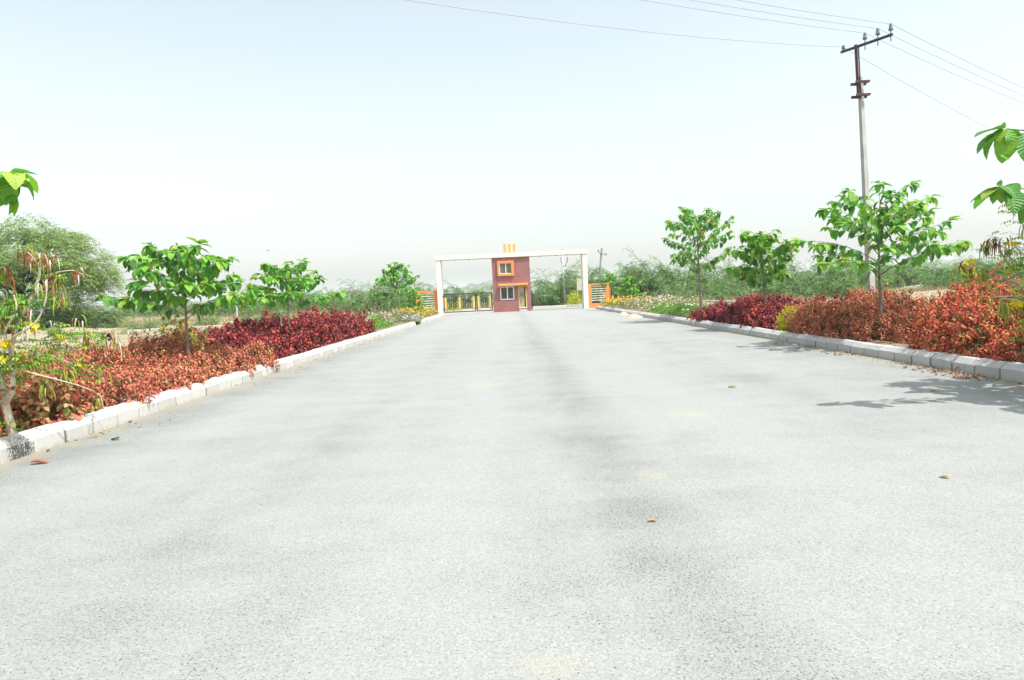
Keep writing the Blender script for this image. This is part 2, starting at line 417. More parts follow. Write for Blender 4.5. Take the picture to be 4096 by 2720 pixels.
def scatter_mesh(name, tpl, pos, bas, scl, tint, mat, smooth=True):
    v, faces, bl = tpl
    n, k = len(pos), len(v)
    if np.ndim(scl) == 1: scl = np.repeat(np.asarray(scl)[:, None], 3, axis=1)
    lv = v[None, :, :] * scl[:, None, :]
    wv = np.einsum('nij,nkj->nki', bas, lv) + pos[:, None, :]
    off = (np.arange(n) * k)[:, None, None]
    fs = [(f[None] + off).reshape(-1, f.shape[1]) for f in faces if len(f)]
    return np_mesh(name, wv.reshape(-1, 3), fs, mat, np.repeat(tint, k, axis=0), np.tile(bl, (n, 1)), smooth)


_leafcache = {}
def leaf_mesh(key, tpl, tint, mat):
    k = (key, tint)
    if k not in _leafcache:
        v, faces, bl = tpl
        _leafcache[k] = np_mesh('leaf', v, [f for f in faces if len(f)], mat, np.tile(np.array(tint, np.float32), (len(v), 1)), bl)
    return _leafcache[k]


def leaf_objects(parent, key, tpl, pos, bas, scl, tints_idx, palette, mat):
    inv = None
    for i in range(len(pos)):
        me = leaf_mesh(key, tpl, palette[tints_idx[i]], mat)
        o = bpy.data.objects.new('leaf', me); COL.objects.link(o); o.parent = parent
        b = bas[i] * (scl[i] if np.ndim(scl) == 1 else scl[i][None, :])
        m = Matrix([[*b[0], pos[i][0]], [*b[1], pos[i][1]], [*b[2], pos[i][2]], [0, 0, 0, 1]])
        o.matrix_local = m


def unit(a):
    return a / np.maximum(np.linalg.norm(a, axis=-1, keepdims=True), 1e-9)


# ------------------------------------------------------------------ the setting
XL, XR = -6.0, 7.72         # kerb faces
GATE = 66.6


def structure(o, label=None):
    o['kind'] = 'structure'
    if label: o['label'] = label
    return o


# ground: one sheet, finer near the road
def make_ground():
    def axis(lim0, lim1):
        a = list(np.arange(-120, 120.1, 3.0)) + [-3400, -2200, -1400, -900, -600, -400, -280, -190, -150, 150, 190, 280, 400, 600, 900, 1400, 2200, 3400]
        return np.array(sorted(x for x in a if lim0 <= x <= lim1))
    xs = axis(-3400, 3400); ys = np.array(sorted(list(np.arange(-30, 200, 3.0)) + [-250, -150, -80, 230, 300, 420, 600, 900, 1300, 1800, 2400, 3200, 4200]))
    X, Y = np.meshgrid(xs, ys)
    side = np.maximum(np.maximum(X - 12.5, -11.5 - X), 0)
    amp = np.clip(side / 12, 0, 1) * np.clip((300 - np.hypot(X, Y)) / 150, 0, 1)
    Z = amp * (0.22 * np.sin(X * .23 + 1.3) * np.sin(Y * .17 + .4) + 0.14 * np.sin(X * .51 + Y * .37) + 0.08 * RNG.standard_normal(X.shape))
    Z -= 0.03
    v = np.stack([X, Y, Z], -1).reshape(-1, 3)
    nx, ny = len(xs), len(ys)
    i = np.arange(nx - 1)[None] + (np.arange(ny - 1) * nx)[:, None]
    f = np.stack([i, i + 1, i + nx + 1, i + nx], -1).reshape(-1, 4)
    me = np_mesh('ground', v, [f], 'ground')
    return structure(mesh_obj('ground', me), 'dry field of pale earth and sparse grass')


make_ground()
structure(MB().box(XL, XR, -12, 63.0, -0.4, 0.0).build('road', 'road'), 'wide pale grey asphalt road leading to the gate')
structure(MB().box(-7.4, 8.0, 63.002, 84, -0.4, -0.006).build('forecourt', 'road'), 'dusty paved strip passing under the gateway')
structure(MB().box(-70, 80, 84.002, 90, -0.4, 0.0).build('cross_road', 'sand'), 'pale dirt track beyond the gate')
for nm, x0, x1 in (('planting_bed_left', -11.0, XL - 0.2), ('planting_bed_right', XR + 0.2, 12.0)):
    nX, nY = 14, 90
    xs = np.linspace(x0, x1, nX); ys = np.linspace(-8, 64, nY)
    X, Y = np.meshgrid(xs, ys)
    e = np.minimum(np.abs(X - (x1 if x1 < 0 else x0)) / .5, 1)
    Z = 0.17 + 0.07 * e * RNG.random(X.shape); far_edge = np.abs(X - (x0 if x0 < 0 else x1)) < 0.05; Z[far_edge] = -0.2
    i = np.arange(nX - 1)[None] + (np.arange(nY - 1) * nX)[:, None]
    f = np.stack([i, i + 1, i + nX + 1, i + nX], -1).reshape(-1, 4)
    structure(mesh_obj(nm, np_mesh(nm, np.stack([X, Y, Z], -1).reshape(-1, 3), [f], 'soil')), 'raised strip of bare planting soil behind the kerb')


def kerb_stone_mesh(i, L):
    rng = random.Random(i)
    j = lambda s: rng.uniform(-s, s)
    prof = [(0, -.1), (0, .168), (.088, .25), (.13, .262), (.20, .262), (.20, -.1)]
    rings = []
    ends = [[(x + j(.006) * (k in (1, 2, 3)), z + j(.008) * (k in (1, 2, 3, 4))) for k, (x, z) in enumerate(prof)] for _ in range(3)]
    for y, q, inset in ((.004, 0, .016), (.030, 0, 0), (L / 2, 1, 0), (L - .030, 2, 0), (L - .004, 2, .016)):
        rings.append([(x + inset * (1 if k < 3 else 0), y, z - inset * (1 if 0 < k < 5 else 0)) for k, (x, z) in enumerate(ends[q])])
    vv = [v for r in rings for v in r]; n = len(rings)
    fs_ = [(r * 6 + q, (r + 1) * 6 + q, (r + 1) * 6 + (q + 1) % 6, r * 6 + (q + 1) % 6) for r in range(n - 1) for q in range(6)]
    fs_ += [(0, 1, 2, 3, 4, 5), tuple((n - 1) * 6 + k for k in (5, 4, 3, 2, 1, 0))]
    me = bpy.data.meshes.new('kerb_stone'); me.from_pydata(vv, [], fs_); me.update()
    return me


LSTONE = 0.60
base_stones = [kerb_stone_mesh(i, LSTONE) for i in range(7)]
def kerb(name, label, x, y0, y1, sign, mat, stain_y=None, skip=None):
    k = structure(empty(name, (x, y0, 0)), label)
    ms = []
    for b in base_stones:
        c = b.copy(); c.materials.append(M[mat]); ms.append(c)
    y = y0; i = 0; rng = random.Random(name)
    while y < y1:
        if not (skip and skip[0] < y < skip[1]):
            me = ms[rng.randrange(len(ms))]
            if stain_y is not None and abs(y + LSTONE / 2 - stain_y) < LSTONE * 0.8:
                me = me.copy(); me.materials.clear(); me.materials.append(M['kerb_stain'])
            o = bpy.data.objects.new('kerb_stone', me); link(o, k)
            if sign > 0:
                o.location = (rng.uniform(-.008, .008), y - y0, rng.uniform(-.010, .006)); o.rotation_euler = (rng.uniform(-.008, .008), 0, rng.uniform(-.008, .008))
            else:
                o.location = (rng.uniform(-.008, .008), y - y0 + LSTONE, rng.uniform(-.010, .006)); o.rotation_euler = (rng.uniform(-.008, .008), 0, math.pi + rng.uniform(-.008, .008))
        y += LSTONE; i += 1
    return k


kerb('kerb_left', 'concrete kerb in a sunlit pale tone along the left planting bed', XL, 3.0, 61.0, -1, 'kerb_l', stain_y=8.15, skip=(42.3, 44.6))
kerb('kerb_right', 'grey concrete kerb along the right planting bed', XR, 3.0, 62.0, 1, 'kerb_r')
# kerb of a small island behind the right pillar
isl = structure(empty('kerb_island', (6.0, 73.5, 0)), 'short kerb of the island behind the right gate pillar')
for i in range(4):
    o = bpy.data.objects.new('kerb_stone', base_stones[i].copy()); o.data.materials.append(M['kerb_r']); link(o, isl)
    o.location = (i * .6, 0, 0); o.rotation_euler = (0, 0, -math.pi / 2)
    o.location = (i * .6, .2, 0)

# low kerbs of the side plots
def low_kerb(name, label, pts, w, h, mat):
    k = structure(empty(name), label)
    for (x0, y0), (x1, y1) in zip(pts[:-1], pts[1:]):
        L = math.hypot(x1 - x0, y1 - y0); n = max(1, int(L / 2.0))
        for i in range(n):
            b = MB().box(0, L / n - .02, -w / 2, w / 2, -0.4, h + random.uniform(-.02, .02)).build('kerb_slab', mat, k)
            b.location = (x0 + (x1 - x0) * i / n, y0 + (y1 - y0) * i / n, 0); b.rotation_euler = (0, 0, math.atan2(y1 - y0, x1 - x0))
low_kerb('plot_kerb_left', 'low pale plot kerb across the left field', [(-16.6, 58), (-18.2, 112)], .5, .28, 'pale_concrete')
low_kerb('plot_kerb_near_left', 'short pale plot kerb lying in the left field', [(-31, 55), (-24.5, 58.5)], .5, .2, 'pale_concrete')
low_kerb('plot_kerb_right', 'low pale plot kerb behind the right flower bed', [(20.8, 42), (18.2, 78)], .5, .22, 'pale_concrete')

# hills on the horizon
def make_hill(name, label, a0, a1, dist, prof, depth):
    n, kx = 60, 7
    vs_ = []
    for i in range(n + 1):
        t = i / n; a = R(a0 + (a1 - a0) * t); h = prof(t) + 2.5 * math.sin(t * 31) + 1.6 * math.sin(t * 67 + 1)
        h *= min(1, t * 8, (1 - t) * 8)
        for k in range(kx):
            s = k / (kx - 1); r = dist + depth * (s - .5)
            vs_.append((r * math.sin(a), r * math.cos(a), max(-1, h * math.sin(math.pi * s) ** 1.3 * (1 + .12 * math.sin(i * 1.7 + k * 2)) - 0.5)))
    f = [(i * kx + k, i * kx + k + 1, (i + 1) * kx + k + 1, (i + 1) * kx + k) for i in range(n) for k in range(kx - 1)]
    me = bpy.data.meshes.new(name); me.from_pydata(vs_, [], f); me.polygons.foreach_set('use_smooth', [True] * len(f)); me.update()
    return structure(mesh_obj(name, me, None, 'hill'), label)
make_hill('hill_left', 'faint blue ridge beyond the left field', -38, -16, 2300, lambda t: 19 + 7 * math.sin(t * 7 + .5), 700)
make_hill('hill_middle', 'hazy blue hill seen through the left gate opening', -13, 12, 1900, lambda t: 30 * math.exp(-((t - .50) / .24) ** 2) + 10, 600)
make_hill('hill_right', 'blue hill above the scrub at the right edge', 22, 44, 1750, lambda t: 16 + 38 * t ** 1.2 * (1.25 - t * .5), 600)

# ------------------------------------------------------------------ gateway, gatehouse, gate leaves
def pxX(px, d, py=1236):
    return W(px, py, d).x


def box_part(name, mat, parent, x0, x1, y0, y1, z0, z1, bevel=0.0):
    """box with its object origin at its centre foot"""
    cx, cy = (x0 + x1) / 2, (y0 + y1) / 2
    o = MB().box(x0 - cx, x1 - cx, y0 - cy, y1 - cy, 0, z1 - z0).build(name, mat, parent, bevel=bevel)
    o.location = (cx, cy, z0)
    return o


gx0, gx1 = -7.15, 7.55
HX0, HX1 = -1.72, 1.96        # gatehouse
BEAM0, BEAM1 = 5.28, 5.68
gw = tag(empty('gateway_frame', (0, GATE, 0)), 'cream portal frame with a long flat beam spanning the road', 'gateway')
box_part('pillar', 'cream', gw, gx0, gx0 + .46, 0, 1.5, -.1, BEAM0 - .002, .015)
box_part('pillar', 'cream', gw, gx1 - .46, gx1, 0, 1.5, -.1, BEAM0 - .002, .015)
box_part('beam', 'cream', gw, gx0 - .06, gx1 + .06, -.06, 1.56, BEAM0, BEAM1, .015)
for i, x in enumerate((-.52, -.06, .40)):
    box_part('fin', 'amber', gw, x, x + .27, .3, .95, BEAM1 + .001, BEAM1 + .88, .01)
for x in (-5.3, -3.9, -2.6, 3.0, 4.6, 5.6):
    l = MB().lathe([(.05, 0), (.06, -.05), (.04, -.07)]).build('ceiling_lamp', 'steel', gw); l.location = (x, .2, BEAM0 - .001)

h = tag(empty('gatehouse', (HX0, GATE + .12, 0)), 'two storey maroon gatehouse under the middle of the cream beam', 'gatehouse')
hw = HX1 - HX0; FY = 0.0
# wall with openings: built from slabs round the openings
U0, U1, UZ0, UZ1 = .54, 2.12, 3.50, 4.93    # upper window opening
L0_, L1_, LZ0, LZ1 = .74, 2.02, 1.20, 2.42  # lower window
D0, D1, DZ0, DZ1 = 2.50, 3.22, .38, 2.44    # door
wm = MB()
T = .20
def slab(x0, x1, z0, z1): wm.box(x0, x1, FY, FY + T, z0, z1)
slab(0, hw, UZ1, BEAM0 - .004); slab(0, U0, UZ0, UZ1); slab(U1, hw, UZ0, UZ1); slab(0, hw, DZ1, UZ0)
slab(0, L0_, LZ0, DZ1); slab(L0_, L1_, LZ1, DZ1); slab(L1_, D0, LZ0, DZ1); slab(D1, hw, DZ0, DZ1); slab(0, D0, DZ0, LZ0)
slab(0, hw, -.1, DZ0)
wm.box(0, T, FY + T, FY + 1.2, -.1, BEAM0 - .004); wm.box(hw - T, hw, FY + T, FY + 1.2, -.1, BEAM0 - .004)
wm.box(T, hw - T, FY + 1.05, FY + 1.2, -.1, BEAM0 - .004); wm.box(T, hw - T, FY + T, FY + 1.05, 2.75, 2.85)
wm.build('wall', 'maroon', h)
box_part('plinth', 'plinth', h, -.035, D0 - .03, FY - .035, FY + .9, -.1, .34, .01)
box_part('plinth', 'plinth', h, D1 + .05, hw + .035, FY - .035, FY + .9, -.1, .30, .01)


def window(parent, name, x0, x1, z0, z1, y, panes, fr=.075, reveal=None):
    w = MB()
    w.box(x0, x1, y, y + .08, z1 - fr, z1); w.box(x0, x1, y, y + .08, z0, z0 + fr)
    w.box(x0, x0 + fr, y, y + .08, z0 + fr, z1 - fr); w.box(x1 - fr, x1, y, y + .08, z0 + fr, z1 - fr)
    xm = (x0 + x1) / 2 + .02
    w.box(xm - fr * .5, xm + fr * .5, y - .01, y + .07, z0 + fr, z1 - fr)
    wo = w.build(name, 'white', parent)
    box_part('pane', panes[0], wo, x0 + fr, xm - fr * .5, y + .03, y + .045, z0 + fr, z1 - fr)
    box_part('pane', panes[1], wo, xm + fr * .5, x1 - fr, y + .045, y + .06, z0 + fr, z1 - fr)
    return wo


u = window(h, 'upper_window', U0 + .17, U1 - .17, UZ0 + .17, UZ1 - .17, FY - .06, ('glass_grey', 'glass_olive'))
sr = MB(); a = .2
x0, x1, z0, z1 = U0 - .02, U1 + .02, UZ0 - .02, UZ1 + .02
for b_ in ((x0, x1, z1 - a, z1), (x0, x1, z0, z0 + a), (x0, x0 + a, z0 + a, z1 - a), (x1 - a, x1, z0 + a, z1 - a)):
    sr.box(b_[0], b_[1], FY - .19, FY + .1, b_[2], b_[3])
sr.build('window_surround', 'orange', h)
window(h, 'lower_window', L0_ - .03, L1_ + .03, LZ0 - .03, LZ1 + .03, FY - .03, ('glass_dark', 'glass_dark'), .085)
# awning: sloping slab with two brackets
aw = MB(); ax0, ax1 = .56, 3.42; az = 2.62
aw.add([(ax0, FY - .48, az - .12), (ax1, FY - .48, az - .12), (ax1, FY - .003, az), (ax0, FY - .003, az),
        (ax0, FY - .48, az - .02), (ax1, FY - .48, az - .02), (ax1, FY - .003, az + .10), (ax0, FY - .003, az + .10)],
       [(0, 3, 2, 1), (4, 5, 6, 7), (0, 1, 5, 4), (2, 3, 7, 6), (0, 4, 7, 3), (1, 2, 6, 5)])
awn = aw.build('awning', 'orange', h)
for x in (ax0 + .002, ax1 - .062):
    b_ = MB().add([(x, FY - .46, az - .125), (x + .06, FY - .46, az - .125), (x + .06, FY - .003, az - .006), (x, FY - .003, az - .006), (x, FY - .46, az - .30), (x + .06, FY - .46, az - .30), (x + .06, FY - .003, az - .42), (x, FY - .003, az - .42)],
                  [(0, 1, 2, 3), (4, 7, 6, 5), (0, 4, 5, 1), (2, 6, 7, 3), (0, 3, 7, 4), (1, 5, 6, 2)]).build('bracket', 'orange', awn)
df = MB().box(D0 - .03, D0 + .06, FY - .02, FY + .16, DZ0, DZ1).box(D1 - .05, D1 + .05, FY - .02, FY + .16, DZ0, DZ1).box(D0 + .06, D1 - .05, FY - .02, FY + .16, DZ1 - .07, DZ1 - .002).build('door_frame', 'doorframe', h)
dr = box_part('door', 'door', h, D0 + .062, D1 - .19, FY + .10, FY + .14, DZ0 + .01, DZ1 - .08)
gl = box_part('pane', 'glass_pale', dr, -.2, .2, -.035, -.02, 1.02, 1.52)
hd = MB().tube([(.18, -.05, .92), (.18, -.05, 1.05)], .015).build('handle', 'steel', dr)
box_part('jamb', 'rust', h, D1 - .188, D1 - .052, FY + .12, FY + .15, DZ0 + .01, DZ1 - .08)
box_part('step', 'pale_concrete', h, D0 - .02, D1 + .04, FY - .34, FY - .037, -.1, .18, .01)
box_part('sill', 'white', h, D0 - .02, D1 + .04, FY - .03, FY + .2, .3, DZ0 - .002, .005)


# gate leaves
def gate_leaf(name, label, w, hgt, npan, loc, rz=0.0):
    g = tag(empty(name, loc, rz), label, 'gate', 'black and yellow gate leaves')
    t = .085
    f = MB().box(0, w, 0, t, 0, t).box(0, w, 0, t, hgt - t, hgt).box(0, t, 0, t, t, hgt - t).box(w - t, w, 0, t, t, hgt - t)
    f.build('frame', 'black', g)
    pw = .24; inner = (w - 2 * t - pw * (npan + 1)) / npan
    zt = hgt - .34; zb = .34
    xs = [t + i * (pw + inner) for i in range(npan + 1)]
    for x in xs:
        yp = box_part('yellow_panel', 'yellow', g, x + .015, x + pw - .015, .015, .045, zb, zt)
        MB().box(-pw / 2, -pw / 2 + .015, -.012, .018, 0, zt - zb).box(pw / 2 - .015, pw / 2, -.012, .018, 0, zt - zb).build('edging', 'black', yp)
        for zc in (t + .14, hgt - t - .14):
            r = MB()
            r.box(x, x + .012, .02, .04, zc - .14, zc + .14).box(x + pw - .012, x + pw, .02, .04, zc - .14, zc + .14)
            r.box(x, x + pw, .02, .04, zc + (.14 if zc < 1 else -.14) - .008, zc + (.14 if zc < 1 else -.14) + .008)
            for k in range(8):
                a = k * math.pi / 4; c = (x + pw / 2, .03, zc)
                r.tube([c, (c[0] + .055 * math.cos(a), .03, zc + .055 * math.sin(a))], [.018, .008], 4)
            r.build('rosette', 'black', g)
    for i in range(npan):
        xa = xs[i] + pw; xb = xs[i + 1]
        fr = MB()
        fr.box(xa, xb, .02, .04, zt + .01, zt + .03).box(xa, xb, .02, .04, zb - .03, zb - .01).box(xa, xb, .022, .038, hgt / 2 - .015, hgt / 2 + .015)
        for j in range(2):
            cx = xa + (xb - xa) * (.3 + .4 * j); lw = (xb - xa) * .135
            a, b = zb + .13, zt - .13
            fr.box(cx - lw, cx - lw + .06, .015, .045, a, b).box(cx + lw - .06, cx + lw, .015, .045, a, b)
            for q in range(9):
                zz = a + (b - a) * q / 8
                fr.box(cx - lw + .06, cx + lw - .06, .017, .043, zz - .024, zz + .024)
            fr.box(cx - .014, cx + .014, .02, .04, b, zt + .01).box(cx - .014, cx + .014, .02, .04, zb - .01, a)
        fr.build('lattice', 'black', g)
        # fine vertical wires behind the lattice and the horizontal fine band on top
        ms = MB(); n = int((xb - xa) / .065)
        for q in range(1, n):
            xx = xa + (xb - xa) * q / n
            ms.box(xx - .008, xx + .008, .047, .054, zb, zt)
        for q in range(1, 6):
            zz = zt + .04 + (hgt - t - zt - .05) * q / 6
            ms.box(xa, xb, .047, .054, zz - .006, zz + .006)
        ms.build('wire_mesh', 'black', g)
    for z in (.28, hgt - .3):
        MB().box(-.07, 0, .01, .05, z, z + .12).build('hinge', 'black', g)
    return g


lx0 = gx0 + .46 + .08
gate_leaf('gate_leaf', 'wide black gate leaf with three yellow panels closed beside the left pillar', HX0 - 1.72 - lx0, 1.82, 2, (lx0, GATE + .3, .16))
gate_leaf('gate_leaf', 'narrow black gate leaf with two yellow panels against the gatehouse', 1.56, 1.82, 1, (HX0 - 1.66, GATE + .3, .16))
gate_leaf('gate_leaf', 'black gate leaf swung open, seen edge-on right of the gatehouse', 4.4, 1.82, 2, (HX1 + .14, GATE + .1, .14), R(88.6))
tag(MB().box(gx0 + .47, HX0 - .01, GATE - .2, GATE + 1.4, -.1, .10).build('gate_threshold', 'pale_concrete', bevel=.02), 'pale concrete threshold slab under the closed gate leaves', 'threshold')


# orange boundary panels with white bars
def screen_wall(label, x0, x1, y, ztop, wl_, wr):
    s = tag(empty('screen_wall', (x0, y, 0)), label, 'screen wall', 'orange screen walls beside the gateway')
    w = x1 - x0
    m = MB().box(0, wl_, 0, .23, -.1, ztop).box(w - wr, w, 0, .23, -.1, ztop).box(wl_, w - wr, 0, .23, ztop - .16, ztop).box(wl_, w - wr, 0, .23, -.1, .42)
    m.build('surround', 'orange', s)
    n = 7
    for i in range(n):
        z = .62 + (ztop - .16 - .62) * (i + .3) / n
        box_part('bar', 'white', s, wl_, w - wr, .08, .13, z, z + .055)
    return s
screen_wall('orange panel with white bars left of the cream portal', -9.3, -7.18, GATE + .4, 2.36, .45, .32)
screen_wall('orange panel with white bars right of the cream portal', 7.58, 9.75, GATE + .4, 2.36, .32, .45)

# ------------------------------------------------------------------ poles and wires
# main pole
PX, PY = W(3478, 1250, 22).x, 22.0
ang = math.atan2(-1.27, 0.84)
pole = tag(empty('power_pole', (PX, PY, 0), 0), 'tall tapered concrete power pole behind the red hedge with a steel crossarm', 'power pole')
lean = W(3445, 400, 22).x - W(3483, 1150, 22).x   # slight lean to the left
hz0, hz1 = W(3483, 1150, 22).z, W(3445, 400, 22).z
lx = lean / (hz1 - hz0)
def pole_pt(z): return Vector((W(3483, 1150, 22).x - PX + lx * (z - hz0), 0, z))
top_c = W(3466, 305, 22).z
m = MB(); vs_ = []
pa = R(18)
for z, hx, hy in ((-.3, .125, .095), (3, .100, .075), (top_c, .066, .052)):
    c = pole_pt(z)
    for sx, sy in ((-1, -1), (1, -1), (1, 1), (-1, 1)):
        x, y = sx * hx, sy * hy
        vs_.append((c.x + x * math.cos(pa) - y * math.sin(pa), c.y + x * math.sin(pa) + y * math.cos(pa), z))
m.add(vs_, [(0, 1, 5, 4), (1, 2, 6, 5), (2, 3, 7, 6), (3, 0, 4, 7), (4, 5, 9, 8), (5, 6, 10, 9), (6, 7, 11, 10), (7, 4, 8, 11), (8, 9, 10, 11), (3, 2, 1, 0)])
m.build('shaft', 'concrete', pole, bevel=.012)
ARMZ = W(3442, 182, 22).z
c0, c1 = pole_pt(W(3455, 396, 22).z), pole_pt(ARMZ)
off = Vector((-.13, -.09, 0))
MB().tube([c0 + off, c1 + off], .050, 4).build('extension_channel', 'rust', pole)
MB().tube([c0 + off + Vector((.09, .02, 0)), c1 + off + Vector((.09, .02, 0))], .022, 4).build('channel_flange', 'rust', pole)
for z in (W(3460, 383, 22).z, W(3460, 331, 22).z):
    c = pole_pt(z)
    MB().box(c.x - .22, c.x + .20, c.y - .19, c.y - .12, z - .035, z + .035).box(c.x - .24, c.x + .24, c.y + .10, c.y + .15, z - .04, z + .04).tube([(c.x + .2, c.y - .2, z), (c.x + .2, c.y + .18, z)], .02, 5).build('clamp', 'rust', pole)
ad = Vector((0.84, -1.27, 0)).normalized()
ac = c1 + off
arm = MB().tube([ac - ad * .62 + Vector((.1, -.06, -.06)), ac + ad * 1.0 + Vector((.1, -.06, -.04))], .046, 4).build('crossarm', 'steel', pole)
INS = []
for s in (.16, .56, .95):
    b0 = ac + ad * s + Vector((.1, -.06, -.03))
    i_ = MB().tube([b0 - Vector((0, 0, .2)), b0 + Vector((0, 0, .16))], .014, 5).build('pin', 'steel', pole)
    q = MB().lathe([(.02, .11), (.066, .12), (.07, .16), (.05, .19), (.052, .24), (.04, .28), (.042, .31), (.02, .33)], 12, tuple(b0)).build('insulator', 'porcelain', pole, True)
    INS.append(b0 + Vector((0, 0, .31)) + pole.location)
b0 = ac - ad * .54 + Vector((.1, -.06, .0))
MB().lathe([(.04, 0), (.06, .03), (.04, .07), (.06, .10), (.03, .13)], 10, tuple(b0)).build('shackle_insulator', 'porcelain', pole, True)
INS.append(b0 + Vector((0, 0, .08)) + pole.location)


def wire(label, a, b, sag, r=.009, parent=None):
    n = 28; pts = []
    for i in range(n + 1):
        t = i / n; p = a.lerp(b, t); p.z -= sag * 4 * t * (1 - t); pts.append(p)
    o = MB().tube(pts, r, 4, False).build('power_wire', 'wire')
    return tag(o, label, 'wire', 'overhead wires of the power pole')
names = ('third from the right', 'second from the right', 'rightmost')
for i, p in enumerate(INS[:3]):
    wire('thin wire running left from the %s insulator' % ('innermost', 'middle', 'outermost')[i], p, p + Vector((-36, -20, 0.4)), .8)
    wire('thin wire running right from the %s insulator' % ('innermost', 'middle', 'outermost')[i], p, p + Vector((42, 28, -.4)), .95)
wire('lowest thin wire running left from the crossarm end', INS[3], INS[3] + Vector((-36, -20, .4)), 1.2)
wire('lowest thin wire running right from the crossarm end', INS[3], INS[3] + Vector((42, 33, -.7)), 1.2)

# distant poles
p0 = W(2260, 1212, 89); fp = tag(empty('slim_pole', (p0.x, 89, 0)), 'slim pale pole with a bent bracket seen through the right gate opening', 'pole')
MB().tube([(0, 0, -.2), (-.12, 0, 6.6)], [.13, .09], 8).build('shaft', 'galv', fp, True)
MB().tube([(-.05, -.1, 5.0), (.25, -.1, 5.05), (.5, -.1, 5.6), (.52, -.1, 6.0)], .05, 5).build('bracket', 'steel', fp)
MB().lathe([(.05, 0), (.09, .06), (.05, .2)], 8, (.52, -.1, 5.95)).build('insulator', 'porcelain', fp)
MB().tube([(-.12, -.1, 5.2), (-.3, -.1, 5.5), (-.3, -.1, 6.2)], .04, 5).build('bracket', 'steel', fp)
t0, b0 = W(2408, 992, 96), W(2388, 1190, 96); lp = tag(empty('leaning_pole', (b0.x, 96, 0)), 'leaning concrete pole with two side insulators right of the portal', 'pole')
MB().tube([(0, 0, -.3), (t0.x - b0.x, 0, t0.z)], [.2, .15], 4).build('shaft', 'concrete', lp)
tz = t0.z - .75; tx = (t0.x - b0.x) * tz / t0.z
MB().tube([(tx - .45, -.2, tz + .25), (tx - .2, -.2, tz - .05), (tx + .3, -.2, tz - .1), (tx + .6, -.2, tz - .3)], .045, 5).build('side_arm', 'steel', lp)
for x, z in ((tx - .45, tz + .25), (tx + .6, tz - .3)):
    MB().lathe([(.06, 0), (.11, .08), (.06, .3)], 8, (x, -.2, z)).build('insulator', 'porcelain', lp)


def post(label, px, y0, y1, d, r, mat='galv', name='fence_post', cat='post', px1=None):
    b, t = W(px, y1, d), W(px1 if px1 else px, y0, d)
    o = MB().tube([(0, 0, -.3), (t.x - b.x, 0, t.z)], [r, r * .8], 6).build(name, mat)
    o.location = (b.x, d, 0)
    return tag(o, label, cat)
post('pale leaning stone post behind the hedge, left of the pair', 3575, 1063, 1159, 84, .13, 'pale_concrete', px1=3565)
post('pale stone post behind the hedge, right of the pair', 3632, 1090, 1161, 84, .13, 'pale_concrete', px1=3636)
post('thin grey post in the left field between the two young trees', 949, 1150, 1291, 70, .09, 'galv', px1=943)
post('thin grey post below the big spreading tree', 272, 1237, 1305, 70, .08, 'galv')
st = post('short grey stake leaning beside the second left tree', 1133, 1245, 1345, 22.0, .022, 'galv', 'garden_stake', 'stake', px1=1121)

# concrete pipe
pc = W(3700, 1150, 80)
pi_ = MB()
n = 20
for k in range(2): pass
ro, ri, L = .29, .23, 3.4
ring = lambda x, r: [(x, r * math.cos(2 * math.pi * k / n), r * math.sin(2 * math.pi * k / n)) for k in range(n)]
vv = ring(0, ro) + ring(L, ro) + ring(L, ri) + ring(0, ri)
ff = [(a * n + k, ((a + 1) % 4) * n + k, ((a + 1) % 4) * n + (k + 1) % n, a * n + (k + 1) % n) for a in range(4) for k in range(n)]
pi_.add(vv, ff)
po = pi_.build('concrete_pipe', 'pale_concrete', None, False); po.location = (W(3655, 1150, 80).x, 80, W(3700, 1150, 80).z); po.rotation_euler = (0, R(-2), R(24))
tag(po, 'pale concrete drain pipe lying on the ground behind the red hedge', 'pipe')
PIPEZ = W(3700, 1150, 80).z - .29

# notice board behind right pillar
s0 = W(2318, 1125, 76); sb = tag(empty('notice_board', (s0.x, 76, 0)), 'small faded notice board on two legs behind the right pillar', 'notice board')
box_part('board', 'pale_concrete', sb, -.3, .35, 0, .05, 1.75, 3.1); 
for x in (-.22, .27): box_part('leg', 'galv', sb, x - .03, x + .03, .052, .11, -.1, 3.0)
box_part('panel', 'yellow', sb, -.22, .0, -.008, -.001, 2.65, 2.95)

# ------------------------------------------------------------------ young broad-leaved trees
GREENS = [(0.082, 0.273, 0.041), (0.127, 0.390, 0.050), (0.186, 0.499, 0.066), (0.054, 0.190, 0.048), (0.283, 0.563, 0.069), (0.404, 0.544, 0.083), (0.628, 0.363, 0.069), (0.097, 0.309, 0.116)]
GW = np.array([.22, .24, .18, .18, .09, .04, .015, .035]); GW = GW / GW.sum()


def curve_pts(p0, d0, L, n, bend, rng, wob=.08):
    """a branch path that starts along d0 and bends by the vector bend over its length"""
    p = Vector(p0); d = Vector(d0).normalized(); pts = [p.copy()]
    for i in range(n):
        d = (d + Vector(bend) / n + Vector((rng.gauss(0, wob), rng.gauss(0, wob), rng.gauss(0, wob * .6))) / n ** .5).normalized()
        p = p + d * (L / n); pts.append(p.copy())
    return pts


class LeafBag:
    def __init__(s): s.p, s.d, s.u, s.s, s.t = [], [], [], [], []
    def add(s, p, d, u, sc, ti): s.p.append(tuple(p)); s.d.append(tuple(d)); s.u.append(tuple(u)); s.s.append(sc); s.t.append(ti)


